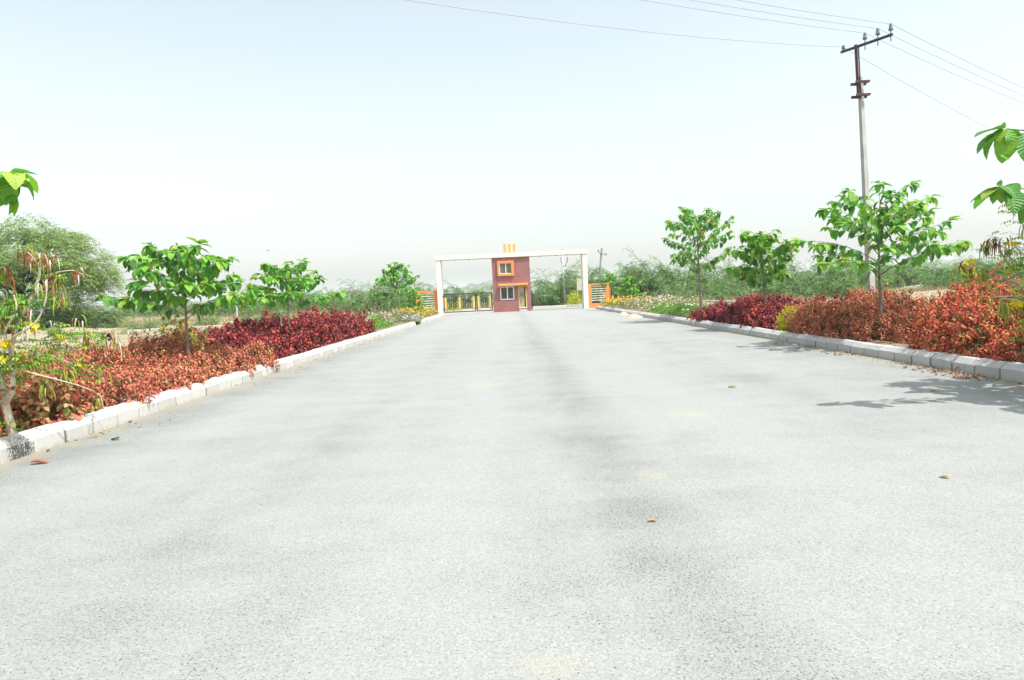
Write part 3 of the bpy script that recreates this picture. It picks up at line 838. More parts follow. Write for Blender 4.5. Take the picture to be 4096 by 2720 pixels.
def dress_branch(bag, pts, rng, L, start, step, tipn=5, droop=(0.3, 1.2), young=True, tip_el=(-.7, .65)):
    """large leaves alternate along the branch and gather at its tip"""
    seg = [(pts[i + 1] - pts[i]).length for i in range(len(pts) - 1)]; tot = sum(seg)
    s = tot * start; side = 1
    while s < tot:
        a = s; i = 0
        while i < len(seg) - 1 and a > seg[i]: a -= seg[i]; i += 1
        p = pts[i].lerp(pts[i + 1], min(1, a / seg[i])); d = (pts[i + 1] - pts[i]).normalized()
        lat = d.cross(Vector((0, 0, 1)));
        if lat.length < .1: lat = Vector((rng.gauss(0, 1), rng.gauss(0, 1), 0))
        lat.normalize(); out = (lat * side * rng.uniform(.6, 1.1) + d * rng.uniform(.1, .7)); out.z = 0; out.normalize()
        k = rng.uniform(*droop)
        dr = out * math.cos(k) + Vector((0, 0, -math.sin(k)))
        up = Vector((0, 0, 1)) + out * .6
        bag.add(p, dr, up, L * rng.uniform(.55, 1.1), int(rng.choices(range(8), GW)[0]))
        side = -side; s += step * rng.uniform(.7, 1.35)
    d = (pts[-1] - pts[-2]).normalized(); a0 = rng.uniform(0, 6.28)
    for k in range(tipn):
        a = a0 + k * 2.4; out = Vector((math.cos(a), math.sin(a), 0)) + d * .7; out.z = 0; out.normalize()
        el = rng.uniform(*tip_el)
        dr = out * math.cos(el) + Vector((0, 0, math.sin(el)))
        bag.add(pts[-1], dr, Vector((0, 0, 1)), L * rng.uniform(.45, 1.0), rng.choice([1, 2, 2, 4, 4, 0, 5] if young else [0, 1, 2, 3]))
    if young and rng.random() < .5:
        bag.add(pts[-1], d + Vector((0, 0, .9)), Vector((.3, 1, 0)), L * .3, rng.choice([5, 6, 4]))


def finish_leaves(bag, root, rng, as_objects=True, limit=290):
    p = np.array(bag.p, np.float32); d = np.array(bag.d, np.float32); u_ = np.array(bag.u, np.float32); s = np.array(bag.s, np.float32); t = np.array(bag.t)
    b = basis(d, u_); var = np.array([rng.randrange(4) for _ in range(len(p))])
    wp = p + np.array(root.location)[None]
    order = np.argsort(np.linalg.norm(wp - np.array([[0, 0, CAMZ]]), axis=1) - s * 2)
    sel = np.zeros(len(p), bool)
    if as_objects: sel[order[:limit]] = True
    for k in range(4):
        q = sel & (var == k)
        if q.any(): leaf_objects(root, 'broad%d' % k, BROAD[k], p[q], b[q], s[q], t[q], GREENS, 'leaf')
    rest = ~sel
    if rest.any():
        pal = np.array(GREENS)
        me = scatter_mesh('foliage', BROAD[1], p[rest], b[rest], s[rest], pal[t[rest]] * (.85 + .3 * RNG.random((rest.sum(), 1))), 'leaf')
        o = mesh_obj('foliage', me, root); o['kind'] = 'stuff'


def young_tree(label, x, y, H, rad, z0, nb, leafL, seed, leanx=0.0, rt=.045, as_objects=True, prof=None, extra=(), step=.11, base=.18, group='young broad-leaved trees along the kerbs', up=.55, droop=(-.15, 1.2)):
    rng = random.Random(seed)
    root = tag(empty('young_tree', (x, y, base)), label, 'tree', group)
    n = 12; tp = []
    for i in range(n + 1):
        t = i / n
        tp.append(Vector((leanx * t + .03 * math.sin(t * 5 + seed), .03 * math.sin(t * 4 + seed * 2), (H - base) * .93 * t)))
    tr = [rt * (1 - .78 * (i / n)) * (1.18 if i == 0 else 1) for i in range(n + 1)]
    MB().tube(tp, tr, 9).build('trunk', 'bark', root, True)
    bag = LeafBag(); ph = rng.uniform(0, 6.28)
    def at(z):
        t = min(1, max(0, z / ((H - base) * .93))) * n; i = min(n - 1, int(t)); return tp[i].lerp(tp[i + 1], t - i), tr[i]
    for i in range(nb):
        t = (i + rng.uniform(-.25, .25)) / max(1, nb - 1); t = min(1, max(0, t))
        z = z0 - base + (H * .9 - z0) * t
        p, r0 = at(z); a = ph + i * 2.399 + rng.uniform(-.3, .3)
        L = rad * (prof(t) if prof else (1 - .62 * t)) * rng.uniform(.82, 1.12)
        el = up + .35 * t + rng.uniform(-.1, .1)
        d = Vector((math.cos(a) * math.cos(el), math.sin(a) * math.cos(el), math.sin(el)))
        pts = curve_pts(p, d, L, 7, (0, 0, -.30 - .45 * rng.random()), rng)
        b = MB().tube(pts, [max(.005, r0 * .42 * (1 - .75 * k / 7)) for k in range(8)], 5).build('branch', 'bark', root, True)
        dress_branch(bag, pts, rng, leafL * 1.12, .22, step * .85, rng.choice([7, 8, 9]), droop)
        for sgn in ((-1, 1) if L > rad * .6 else (1,)):
            kq = 3 if sgn > 0 else 4; q = pts[kq]; dd = (pts[kq + 1] - pts[kq]).normalized(); sd = dd.cross(Vector((0, 0, 1))).normalized() * sgn * (1 if i % 2 else -1)
            p2 = curve_pts(q, dd + sd * 1.1, L * .42, 4, (0, 0, -.2), rng)
            MB().tube(p2, [max(.004, r0 * .2 * (1 - .6 * k / 4)) for k in range(5)], 5).build('twig', 'bark', b, True)
            dress_branch(bag, p2, rng, leafL * 1.08, .25, step * .85, 7, droop)
    for pts in extra:
        pts = [Vector(q) - root.location for q in pts]
        MB().tube(pts, [.016 * (1 - .65 * k / (len(pts) - 1)) for k in range(len(pts))], 6).build('branch', 'bark', root, True)
        dress_branch(bag, pts, rng, leafL * 1.12, .55, step * 1.1, 9, (.7, 1.45), True, (-1.4, .1))
    dress_branch(bag, tp[-4:], rng, leafL, 0, step * .8, 8, (.1, .9))
    finish_leaves(bag, root, rng, as_objects)
    return root


def at_x(px, X, py=1400):
    """distance along the road at which lateral X falls on photo column px"""
    d = 20.0
    for _ in range(30):
        g = CAMZ + 0
        pyg = py
        d *= X / W(px, py, d).x
    return d


TLX, TRX = -7.35, 9.15
young_tree('young tree with large drooping leaves rising from the left red hedge, nearest in full view', TLX, at_x(757, TLX, 1420), 3.02, 1.62, 1.45, 17, .275, 3, .0, .044, prof=lambda t: 1.0 - .52 * t ** 1.4, step=.10, up=.5)
young_tree('smaller young tree above the crimson hedge on the left', TLX, at_x(1157, TLX, 1340), 3.00, 1.80, 1.50, 15, .27, 5, 0, .042, prof=lambda t: 1.0 - .62 * t, step=.10)
young_tree('young tree in the left flower bed near the orange panel', TLX - .2, at_x(1597, TLX - .2, 1270), 4.15, 1.9, 1.9, 16, .30, 9, 0, .05, as_objects=False, step=.11)
young_tree('low bushy young tree in front of the left orange panel', -7.6, 54.0, 2.45, 1.1, .7, 12, .28, 12, 0, .035, as_objects=False, step=.11)
young_tree('tall slim young tree at the far end of the right crimson hedge', TRX, at_x(2808, TRX, 1320), 4.98, 1.75, 2.2, 20, .28, 21, -.1, .075, prof=lambda t: .62 + .55 * math.sin(math.pi * min(1, t * .9 + .12)), step=.12, up=.75)
young_tree('dense round young tree in the middle of the right hedge', TRX, at_x(3062, TRX, 1350), 3.42, 1.35, 1.5, 19, .28, 25, -.05, .052, prof=lambda t: .85 + .3 * math.sin(math.pi * t) - .35 * t, step=.12, up=.7, droop=(.2, 1.35))
young_tree('wide young tree with tiered branches in front of the power pole', TRX, at_x(3518, TRX, 1400), 3.62, 2.25, 1.65, 20, .27, 33, .05, .058, prof=lambda t: 1.0 - .55 * t, step=.12, up=.6, droop=(-.3, 1.0))
young_tree('slender sapling with a leafy top before the right pillar', 8.25, 57.0, 3.25, .85, 2.0, 9, .26, 41, 0, .03, as_objects=False, step=.12)
young_tree('low leafy sapling in the right flower bed beside the orange panel', 9.0, 52.0, 2.72, 1.2, 1.0, 12, .28, 43, 0, .03, as_objects=False, step=.12)
# trees whose trunks stand just outside the frame
dR = 8.25; rx = 9.2
ex = [[(rx, dR, 3.0), (8.2, dR - .05, 3.45), W(4130, 523, dR), W(4075, 520, dR - .1), W(4025, 515, dR - .1)],
      [(rx, dR, 2.3), (8.1, dR + .1, 2.62), W(4150, 752, dR + .1), W(4080, 755, dR), W(4010, 745, dR)]]
young_tree('large-leaved tree at the right edge reaching into the picture', rx, dR, 4.7, 2.5, 1.9, 19, .36, 55, 0, .07, extra=ex, step=.13)
dL = 8.2; lx_ = -8.0
exl = [[(lx_, dL, 3.0), W(-180, 660, dL), W(-60, 690, dL), W(35, 690, dL)], [(lx_, dL, 2.8), W(-190, 760, dL + .1), W(-70, 745, dL + .1), W(15, 740, dL + .05)]]
young_tree('large-leaved tree at the left edge with only a spray of leaves showing', lx_, dL, 4.1, 1.15, 2.3, 9, .36, 57, 0, .06, extra=exl, step=.13)

# ------------------------------------------------------------------ red hedges
def hedge(name, label, cat, shrubs, pal_top, pal_low, leafL, nshoot, nleaf, tpl, seed, nobj=260, key='mid', toplift=.18):
    """shrubs: list of (x, y, r, h). Shoots stand on the outside of the merged mounds, each a rosette of drooping leaves"""
    rng = np.random.default_rng(seed)
    S = np.array(shrubs, np.float32); base = np.array([S[:, 0].mean(), S[:, 1].mean(), .18])
    root = tag(empty(name, tuple(base)), label, cat)
    P, Nn, dep = [], [], []
    for x, y, r, hgt in shrubs:
        n = int(nshoot * r * (r + hgt) / .9)
        ph = rng.uniform(0, 2 * np.pi, n); ct = rng.uniform(-.35, 1, n); st_ = np.sqrt(1 - np.clip(ct, 0, 1) ** 2)
        layer = np.where(rng.random(n) < .78, rng.uniform(.88, 1.12, n), rng.uniform(.5, .85, n))
        lump = 1 + .10 * np.sin(ph * 3 + x * 7) + .08 * np.sin(ph * 5 + ct * 6 + y * 3)
        rr = r * layer * lump
        p = np.stack([x + rr * st_ * np.cos(ph), y + rr * st_ * np.sin(ph), .18 + hgt * layer * lump * np.clip(ct, 0.0, 1) ** .8 + hgt * .12 + np.where(ct < 0, rng.uniform(-.10, .16, n), 0)], 1)
        nn = np.stack([st_ * np.cos(ph) / r, st_ * np.sin(ph) / r, np.maximum(ct, 0.05) / hgt], 1)
        keep = np.ones(n, bool)
        for x2, y2, r2, h2 in shrubs:
            if (x2, y2) == (x, y): continue
            q = ((p[:, 0] - x2) / r2) ** 2 + ((p[:, 1] - y2) / r2) ** 2 + ((p[:, 2] - .18) / (h2 * 1.1)) ** 2
            keep &= q > .72
        P.append(p[keep]); Nn.append(unit(nn[keep])); dep.append(layer[keep])
    P = np.concatenate(P); Nn = np.concatenate(Nn); dep = np.concatenate(dep); ns = len(P)
    axis = unit(Nn + np.array([0, 0, 1.1]) + rng.normal(0, .15, (ns, 3)))
    shade = rng.random(ns)                      # each shoot keeps its own hue
    # leaves
    k = np.arange(nleaf); n = ns * nleaf
    f = np.tile(k / (nleaf - 1), ns)            # 0 at the tip, 1 low on the shoot
    ax = np.repeat(axis, nleaf, 0)
    a = np.repeat(rng.uniform(0, 6.28, ns), nleaf) + np.tile(k * 2.399, ns) + rng.normal(0, .25, n)
    u1 = unit(np.cross(ax, np.array([.3, .9, .1]))); u2 = np.cross(ax, u1)
    out = u1 * np.cos(a)[:, None] + u2 * np.sin(a)[:, None]
    pos = np.repeat(P, nleaf, 0) - ax * (f * leafL * 2.0)[:, None] + out * .012 + ax * toplift * leafL
    el = .55 - 1.35 * f ** .7 + rng.normal(0, .22, n)
    d = out * np.cos(el)[:, None] + ax * np.sin(el)[:, None] + np.array([0, 0, -1]) * (.25 + .45 * f)[:, None]
    bas = basis(unit(d), unit(ax + out * .5))
    scl = leafL * (.6 + .55 * np.sin(np.pi * (.15 + .75 * f))) * rng.uniform(.75, 1.25, n)
    pt, pl = np.array(pal_top), np.array(pal_low)
    it = (np.repeat(shade, nleaf) * len(pt)).astype(int); it = np.where(rng.random(n) < .3, rng.integers(0, len(pt), n), it)
    il = rng.integers(0, len(pl), n)
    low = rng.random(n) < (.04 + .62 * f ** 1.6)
    low |= np.repeat(dep < .85, nleaf) & (rng.random(n) < .5)  # inner shoots take more of the low tints
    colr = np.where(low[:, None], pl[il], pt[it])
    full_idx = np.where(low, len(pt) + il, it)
    # the nearest leaves are parts of their own
    dist = np.linalg.norm(pos - np.array([0, 0, CAMZ]), axis=1) - 1.2 * (Nn @ unit(np.array([[0 - base[0], 0 - base[1], 1.]]))[0]).repeat(nleaf) + rng.random(n) * 2.5
    sel = np.zeros(n, bool); sel[np.argsort(dist)[:nobj]] = True
    pos = pos - base
    if nobj:
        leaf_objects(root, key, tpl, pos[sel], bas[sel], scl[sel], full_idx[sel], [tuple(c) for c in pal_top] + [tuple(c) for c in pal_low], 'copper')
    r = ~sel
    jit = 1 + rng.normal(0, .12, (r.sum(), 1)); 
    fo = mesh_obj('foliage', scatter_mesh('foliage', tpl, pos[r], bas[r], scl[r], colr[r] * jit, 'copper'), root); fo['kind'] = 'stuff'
    st = MB()
    for x, y, rr_, hgt in shrubs:
        for q in range(6):
            an = rng.uniform(0, 6.28); e = rng.uniform(.3, .8)
            st.tube([(x - base[0] + .05 * math.cos(an), y - base[1] + .05 * math.sin(an), -.05), (x - base[0] + rr_ * .35 * math.cos(an), y - base[1] + rr_ * .35 * math.sin(an), hgt * .4), (x - base[0] + rr_ * e * math.cos(an), y - base[1] + rr_ * e * math.sin(an), hgt * .8)], [.016, .011, .006], 4)
    so = st.build('stems', 'twig', root); so['kind'] = 'stuff'
    return root


def row(y0, y1, x0, x1, dy, dx, r, hfun, seed):
    rng = random.Random(seed); o = []
    y = y0
    while y <= y1 + 1e-6:
        x = x0 + rng.uniform(0, .15)
        while x <= x1:
            rr = r * rng.uniform(.85, 1.18)
            o.append((x + rng.uniform(-.1, .1), y + rng.uniform(-.18, .18), rr, hfun(x, y) * rng.uniform(.78, 1.26)))
            x += dx
        y += dy
    return o


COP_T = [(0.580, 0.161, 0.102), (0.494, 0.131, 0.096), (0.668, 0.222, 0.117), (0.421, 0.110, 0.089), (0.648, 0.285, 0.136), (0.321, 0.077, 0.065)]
COP_L = [(0.231, 0.116, 0.051), (0.292, 0.245, 0.077), (0.165, 0.144, 0.045), (0.324, 0.153, 0.070), (0.407, 0.326, 0.131), (0.108, 0.095, 0.037)]  # older leaf colours, darkened to paint shade into the hedge interior
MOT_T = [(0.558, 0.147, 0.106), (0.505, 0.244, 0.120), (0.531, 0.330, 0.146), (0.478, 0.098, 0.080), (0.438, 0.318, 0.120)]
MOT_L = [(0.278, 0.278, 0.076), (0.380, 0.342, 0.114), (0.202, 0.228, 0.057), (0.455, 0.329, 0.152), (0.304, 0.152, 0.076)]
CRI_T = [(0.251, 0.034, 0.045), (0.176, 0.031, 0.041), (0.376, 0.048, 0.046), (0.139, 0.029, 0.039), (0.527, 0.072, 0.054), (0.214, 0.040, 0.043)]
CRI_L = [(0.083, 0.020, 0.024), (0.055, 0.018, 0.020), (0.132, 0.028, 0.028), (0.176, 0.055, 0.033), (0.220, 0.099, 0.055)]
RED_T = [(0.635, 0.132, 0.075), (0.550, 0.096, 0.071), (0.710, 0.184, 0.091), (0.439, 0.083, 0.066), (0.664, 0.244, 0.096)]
RED_L = [(0.246, 0.091, 0.046), (0.165, 0.155, 0.046), (0.307, 0.173, 0.070), (0.126, 0.101, 0.041), (0.368, 0.292, 0.101), (0.100, 0.131, 0.037)]  # old-leaf tones with interior shade darkened into them

hedge('copperleaf_hedge', 'mottled green and pink copperleaf bush behind the pale forked trunk at the left edge', 'hedge',
      row(7.9, 10.2, -8.9, -6.55, .8, .75, .52, lambda x, y: .58, 1), MOT_T, MOT_L, .095, 190, 9, MIDW, 101, 280, 'midw')
hedge('copperleaf_hedge', 'coppery red hedge on the left in front of the first young tree', 'hedge',
      row(10.9, 17.0, -9.2, -6.55, .85, .82, .56, lambda x, y: .36 + .26 * (x < -8.1) + .022 * (y - 11), 2) + [(-6.45, 16.9, .55, .55), (-6.5, 15.6, .52, .50), (-6.62, 13.4, .46, .42), (-6.62, 12.3, .44, .40), (-6.62, 11.2, .44, .40), (-6.62, 10.3, .42, .38)], COP_T, COP_L, .066, 330, 11, MID, 102, 290)
hedge('crimson_hedge', 'dark crimson hedge on the left around the second young tree', 'hedge',
      row(18.6, 31.5, -9.0, -6.8, .92, .9, .64, lambda x, y: .60 + .017 * (y - 18) + .12 * (x < -8), 3), CRI_T, CRI_L, .105, 150, 9, MIDW, 103, 280, 'midw')
hedge('crimson_hedge', 'dark crimson hedge on the right below the two slim trees', 'hedge',
      row(22.4, 31.0, 8.4, 11.2, .9, .9, .60, lambda x, y: .60 + .12 * (x > 9.4), 4), CRI_T, CRI_L, .105, 150, 9, MIDW, 104, 280, 'midw')
hedge('copperleaf_hedge', 'brownish copper hedge on the right around the wide young tree trunk', 'hedge',
      row(15.4, 21.0, 8.5, 11.4, .85, .82, .58, lambda x, y: .70 + .14 * (x > 9.6) + .12 * (x > 10.4), 5)[1:], COP_T, COP_L, .068, 300, 11, MID, 105, 290)
hedge('copperleaf_hedge', 'bright red copper hedge bulging over the right kerb', 'hedge',
      row(11.3, 14.6, 8.48, 11.9, .85, .85, .60, lambda x, y: .80 + .26 * (x > 9.3) + .22 * (x > 10.4), 6), RED_T, RED_L, .070, 330, 11, MID, 106, 295)
hedge('copperleaf_hedge', 'tallest copper bush at the right edge under the yellow-podded shrub', 'hedge',
      row(9.2, 10.6, 8.55, 11.6, .8, .8, .60, lambda x, y: 1.0 + .3 * (x > 9) + .15 * (x > 10), 7), RED_T, RED_L, .070, 300, 11, MID, 107, 150)


def bush(name, label, cat, x, y, r, hgt, pal, leafL, n, seed, tpl=SMALL, mat='fine', spiky=0.0, group=None):
    rng = np.random.default_rng(seed)
    root = tag(empty(name, (x, y, .15)), label, cat, group)
    ph = rng.uniform(0, 6.28, n); ct = rng.uniform(-.1, 1, n); st_ = np.sqrt(1 - np.clip(ct, 0, 1) ** 2); lay = rng.uniform(.5, 1.08, n) * (1 + .16 * np.sin(ph * 4) * st_ + .12 * np.sin(ph * 7 + ct * 8))
    p = np.stack([r * lay * st_ * np.cos(ph), r * lay * st_ * np.sin(ph), hgt * (.08 + .92 * lay * np.clip(ct, 0, 1))], 1)
    d = unit(p / np.array([r, r, hgt]) + rng.normal(0, .7, (n, 3)) + np.array([0, 0, .4 + spiky]))
    pal = np.array(pal); t = pal[rng.integers(0, len(pal), n)] * rng.uniform(.8, 1.2, (n, 1))
    o = mesh_obj('foliage', scatter_mesh('foliage', tpl, p, basis(d, unit(rng.normal(0, 1, (n, 3)))), leafL * rng.uniform(.6, 1.3, n), t, mat), root); o['kind'] = 'stuff'
    st = MB()
    for q in range(7):
        a = q * .9; st.tube([(0, 0, -.08), (r * .3 * math.cos(a), r * .3 * math.sin(a), hgt * .45), (r * .6 * math.cos(a), r * .6 * math.sin(a), hgt * .85)], [.014, .01, .005], 4)
    so = st.build('stems', 'twig', root); so['kind'] = 'stuff'
    return root


GOLD = [(.62, .62, .03), (.52, .56, .03), (.42, .50, .03), (.68, .60, .04), (.26, .36, .02)]
bush('golden_bush', 'bright yellow-green bush between the crimson and copper hedges on the right', 'bush', 8.38, at_x(3165, 8.38, 1330), .40, .74, GOLD, .07, 2400, 201, spiky=.5)
bush('golden_bush', 'golden bush behind the right pillar of the portal', 'bush', 7.05, 74.6, .95, 1.5, GOLD, .16, 900, 202, spiky=.3)
bush('golden_bush', 'yellow-green bush seen through the lattice of the closed gate', 'bush', -6.1, 72.5, .7, 1.0, GOLD, .16, 500, 203)
bush('variegated_shrub', 'yellow-green and bronze shrub behind the first left tree trunk', 'shrub', -8.75, 17.9, .75, 1.22, [(.30, .30, .07), (.20, .22, .05), (.42, .36, .10), (.30, .10, .05), (.13, .16, .04)], .13, 900, 204, MIDW, 'copper')
bush('purple_plant', 'small blackish purple plant behind the left copper hedge', 'plant', -9.75, 16.2, .34, 1.02, [(.035, .012, .02), (.05, .015, .025), (.025, .012, .016)], .16, 160, 205, MID, 'copper')

# ------------------------------------------------------------------ flower beds (uncountable ground plants)
def flower_bed(label, x0, x1, y0, y1, hgt, leafpal, flowpal, nleaf, nflow, seed, fsize=.05, leafL=.07, cat='flowers'):
    rng = np.random.default_rng(seed)
    x = rng.uniform(x0, x1, nleaf); y = rng.uniform(y0, y1, nleaf)
    def top(x, y):
        e = np.clip(np.minimum(np.minimum(x - x0, x1 - x), np.minimum(y - y0, y1 - y)) / .35, .15, 1) ** .5
        return hgt * e * (.72 + .20 * np.sin(x * 3.1 + y * 1.7 + seed) + .16 * np.sin(x * 1.3 - y * 3.3 + 2 * seed) + .1 * np.sin(y * 7 + x * 5))
    z = .18 + top(x, y) * rng.uniform(.15, 1, nleaf) ** .6
    c = np.array([(x0 + x1) / 2, (y0 + y1) / 2, .18])
    d = unit(rng.normal(0, .8, (nleaf, 3)) + np.array([0, 0, .8])); lp = np.array(leafpal)
    me = scatter_mesh('foliage', SMALL, np.stack([x, y, z], 1) - c, basis(d, unit(rng.normal(0, 1, (nleaf, 3)))), leafL * rng.uniform(.6, 1.4, nleaf), lp[rng.integers(0, len(lp), nleaf)] * rng.uniform(.75, 1.25, (nleaf, 1)), 'fine')
    root = empty('flower_bed', tuple(c)); root['kind'] = 'stuff'; tag(root, label, cat)
    o = mesh_obj('foliage', me, root); o['kind'] = 'stuff'
    # five-petalled blossoms
    pv = [(0, 0, 0)]; pf = []
    for k in range(5):
        a = k * 2 * math.pi / 5; pv += [(math.cos(a - .45), math.sin(a - .45), .25), (math.cos(a + .45), math.sin(a + .45), .25)]; pf.append((0, 1 + 2 * k, 2 + 2 * k))
    tpl = (np.array(pv, np.float32), [np.array(pf, np.int32)], np.zeros((len(pv), 3), np.float32))
    x = rng.uniform(x0 + .05, x1 - .05, nflow); y = rng.uniform(y0 + .05, y1 - .05, nflow); z = .18 + top(x, y) * rng.uniform(.8, 1.1, nflow) + .02
    d = unit(rng.normal(0, .45, (nflow, 3)) + np.array([0, -.5, 1])); fp_ = np.array(flowpal)
    b = basis(unit(np.cross(d, rng.normal(0, 1, (nflow, 3)))), d)
    me = scatter_mesh('blossoms', tpl, np.stack([x, y, z], 1) - c, b, fsize * rng.uniform(.6, 1.2, nflow), fp_[rng.integers(0, len(fp_), nflow)], 'petal')
    o = mesh_obj('blossoms', me, root); o['kind'] = 'stuff'
    return root


GRN = [(.14, .22, .06), (.19, .28, .07), (.10, .17, .05), (.24, .32, .10)]
BRI = [(.17, .34, .06), (.23, .42, .08), (.12, .26, .05)]
SAG = [(.20, .28, .11), (.26, .33, .14), (.15, .21, .08), (.31, .31, .17)]
PNK = [(.62, .42, .36), (.66, .52, .45), (.58, .36, .32), (.70, .60, .52)]
flower_bed('bright green mat of plants with white blossoms next to the left crimson hedge', -8.2, -6.75, 32.6, 39.5, .62, BRI, [(.78, .80, .74)], 10000, 60, 301, .055)
flower_bed('dusty plants with faded pink blossoms around the far left tree', -9.8, -6.9, 39.8, 50, .8, SAG, PNK, 12000, 260, 302, .055)
flower_bed('dusty pink blossoms behind the white-flowered mat on the left', -10.4, -8.25, 33.5, 39.6, .85, SAG, PNK, 7000, 140, 307, .055)
flower_bed('plants with yellow blossoms at the foot of the left orange panel', -9.6, -6.4, 50.3, 60, .75, GRN, [(.75, .55, .03), (.72, .40, .03)], 7000, 420, 303, .075)
flower_bed('small lilac and white flowers spilling through the gap in the left kerb', -6.9, -5.85, 42.5, 45.2, .5, SAG, [(.45, .33, .55), (.75, .7, .72)], 1800, 130, 308, .05)
flower_bed('bright green mat of plants with white blossoms next to the right crimson hedge', 8.1, 9.9, 32.0, 41, .62, BRI, [(.78, .80, .74)], 13000, 80, 304, .055)
flower_bed('broad patch of pale pink blossoms in the right bed', 8.3, 12.2, 41.3, 53, .85, SAG, PNK, 15000, 560, 305, .06)
flower_bed('plants with yellow and orange blossoms by the right orange panel', 8.0, 11.5, 53.3, 62, .85, GRN, [(.78, .50, .03), (.75, .62, .05), (.75, .28, .04)], 8000, 420, 306, .075)

# ------------------------------------------------------------------ thorn trees and scrub
FINE = [(0.120, 0.262, 0.082), (0.170, 0.335, 0.100), (0.225, 0.405, 0.125), (0.070, 0.150, 0.050), (0.052, 0.115, 0.042), (0.270, 0.415, 0.150)]  # darkest tints stand for shaded gaps inside the crowns


def thorn_parts(seed, H, Rr, stems=7, nb=10, per=9, ll=.20, droop=.55, flat=False, pal=FINE, trunk_r=.07):
    rng = random.Random(seed); nr = np.random.default_rng(seed)
    tr = MB(); P, D, U, Sc = [], [], [], []
    def spray(p, d, L):
        q = Vector(p); d = Vector(d).normalized(); n = per
        for i in range(n):
            d = (d + Vector((0, 0, -droop / n * 1.6)) + Vector((rng.gauss(0, .08), rng.gauss(0, .08), rng.gauss(0, .05)))).normalized()
            q = q + d * (L / n)
            lat = d.cross(Vector((0, 0, 1))); lat = lat.normalized() if lat.length > .01 else Vector((1, 0, 0))
            o = (lat * (1 if i % 2 else -1) + d * .6 + Vector((0, 0, rng.uniform(-.5, .25)))).normalized()
            P.append(tuple(q)); D.append(tuple(o)); U.append((rng.gauss(0, .4), rng.gauss(0, .4), 1)); Sc.append(ll * rng.uniform(.6, 1.25))
    for s in range(stems):
        a = s * 2.399 + rng.uniform(-.4, .4); el = rng.uniform(.7, 1.3) if not flat else rng.uniform(.6, 1.0)
        L = H * rng.uniform(.75, 1.05)
        d = Vector((math.cos(a) * math.cos(el), math.sin(a) * math.cos(el), math.sin(el)))
        st = curve_pts((.15 * math.cos(a), .15 * math.sin(a), -.1), d, L, 9, (math.cos(a) * .55, math.sin(a) * .55, -.25), rng, .18)
        st = [Vector((p.x * min(1, Rr * .8 / max(.01, math.hypot(p.x, p.y))), p.y * min(1, Rr * .8 / max(.01, math.hypot(p.x, p.y))), min(p.z, H * .92))) for p in st]
        tr.tube(st, [trunk_r * (1 - .85 * k / 9) for k in range(10)], 5)
        for b in range(nb):
            t = rng.uniform(.22, 1.0) * 9; i = min(8, int(t)); p = st[i].lerp(st[i + 1], t - i)
            ba = a + rng.gauss(0, 1.1); be = rng.uniform(-.1, .9)
            d = Vector((math.cos(ba) * math.cos(be), math.sin(ba) * math.cos(be), math.sin(be)))
            L2 = Rr * rng.uniform(.35, .75)
            bp = curve_pts(p, d, L2, 6, (0, 0, -droop), rng, .15)
            tr.tube(bp, [.022 * (1 - .8 * k / 6) for k in range(7)], 3, False)
            m = max(4, int(L2 / .17))
            for k in range(m):
                tt = (.25 + .75 * k / (m - 1)) * 6; j = min(5, int(tt)); q = bp[j].lerp(bp[j + 1], tt - j)
                dd = (bp[j + 1] - bp[j]).normalized(); sd = Vector((rng.gauss(0, 1), rng.gauss(0, 1), rng.gauss(.15, .5))).normalized()
                spray(q, dd * .8 + sd * .8, rng.uniform(.35, .75))
    n = len(P); pal = np.array(pal); P = np.array(P)
    # tint drawn at random per spray; the dark ones imitate shaded gaps
    idx = np.repeat(nr.integers(0, len(pal), n // per + 1), per)[:n]
    t = pal[idx] * nr.uniform(.8, 1.2, (n, 1))
    scl = np.stack([np.array(Sc) * .75, np.array(Sc), np.array(Sc)], 1)
    me = scatter_mesh('crown', SMALL, P, basis(unit(np.array(D)), np.array(U)), scl, t, 'fine')
    tm = bpy.data.meshes.new('trunk'); tm.from_pydata(tr.v, [], tr.f); tm.update(); tm.materials.append(M['twig'])
    return tm, me


THORN = [thorn_parts(401, 5.2, 3.3, 8, 15), thorn_parts(402, 5.0, 3.6, 9, 15), thorn_parts(403, 4.2, 3.4, 8, 15), thorn_parts(404, 3.0, 2.6, 9, 12)]


def thorn(label, x, y, k, s=1.0, rz=0.0, sz=1.0, group=None, name='thorn_tree', cat='tree'):
    tm, me = THORN[k]
    r = tag(empty(name, (x, y, -.05), rz), label, cat, group); r.scale = (s, s, s * sz * 1.1)
    mesh_obj('trunk', tm, r); c = mesh_obj('crown', me, r)
    return r


def thorn_px(label, px, d, k, s, rz, sz=1.0, group=None, **kw):
    return thorn(label, W(px, 1200, d).x, d, k, s, rz, sz, group, **kw)


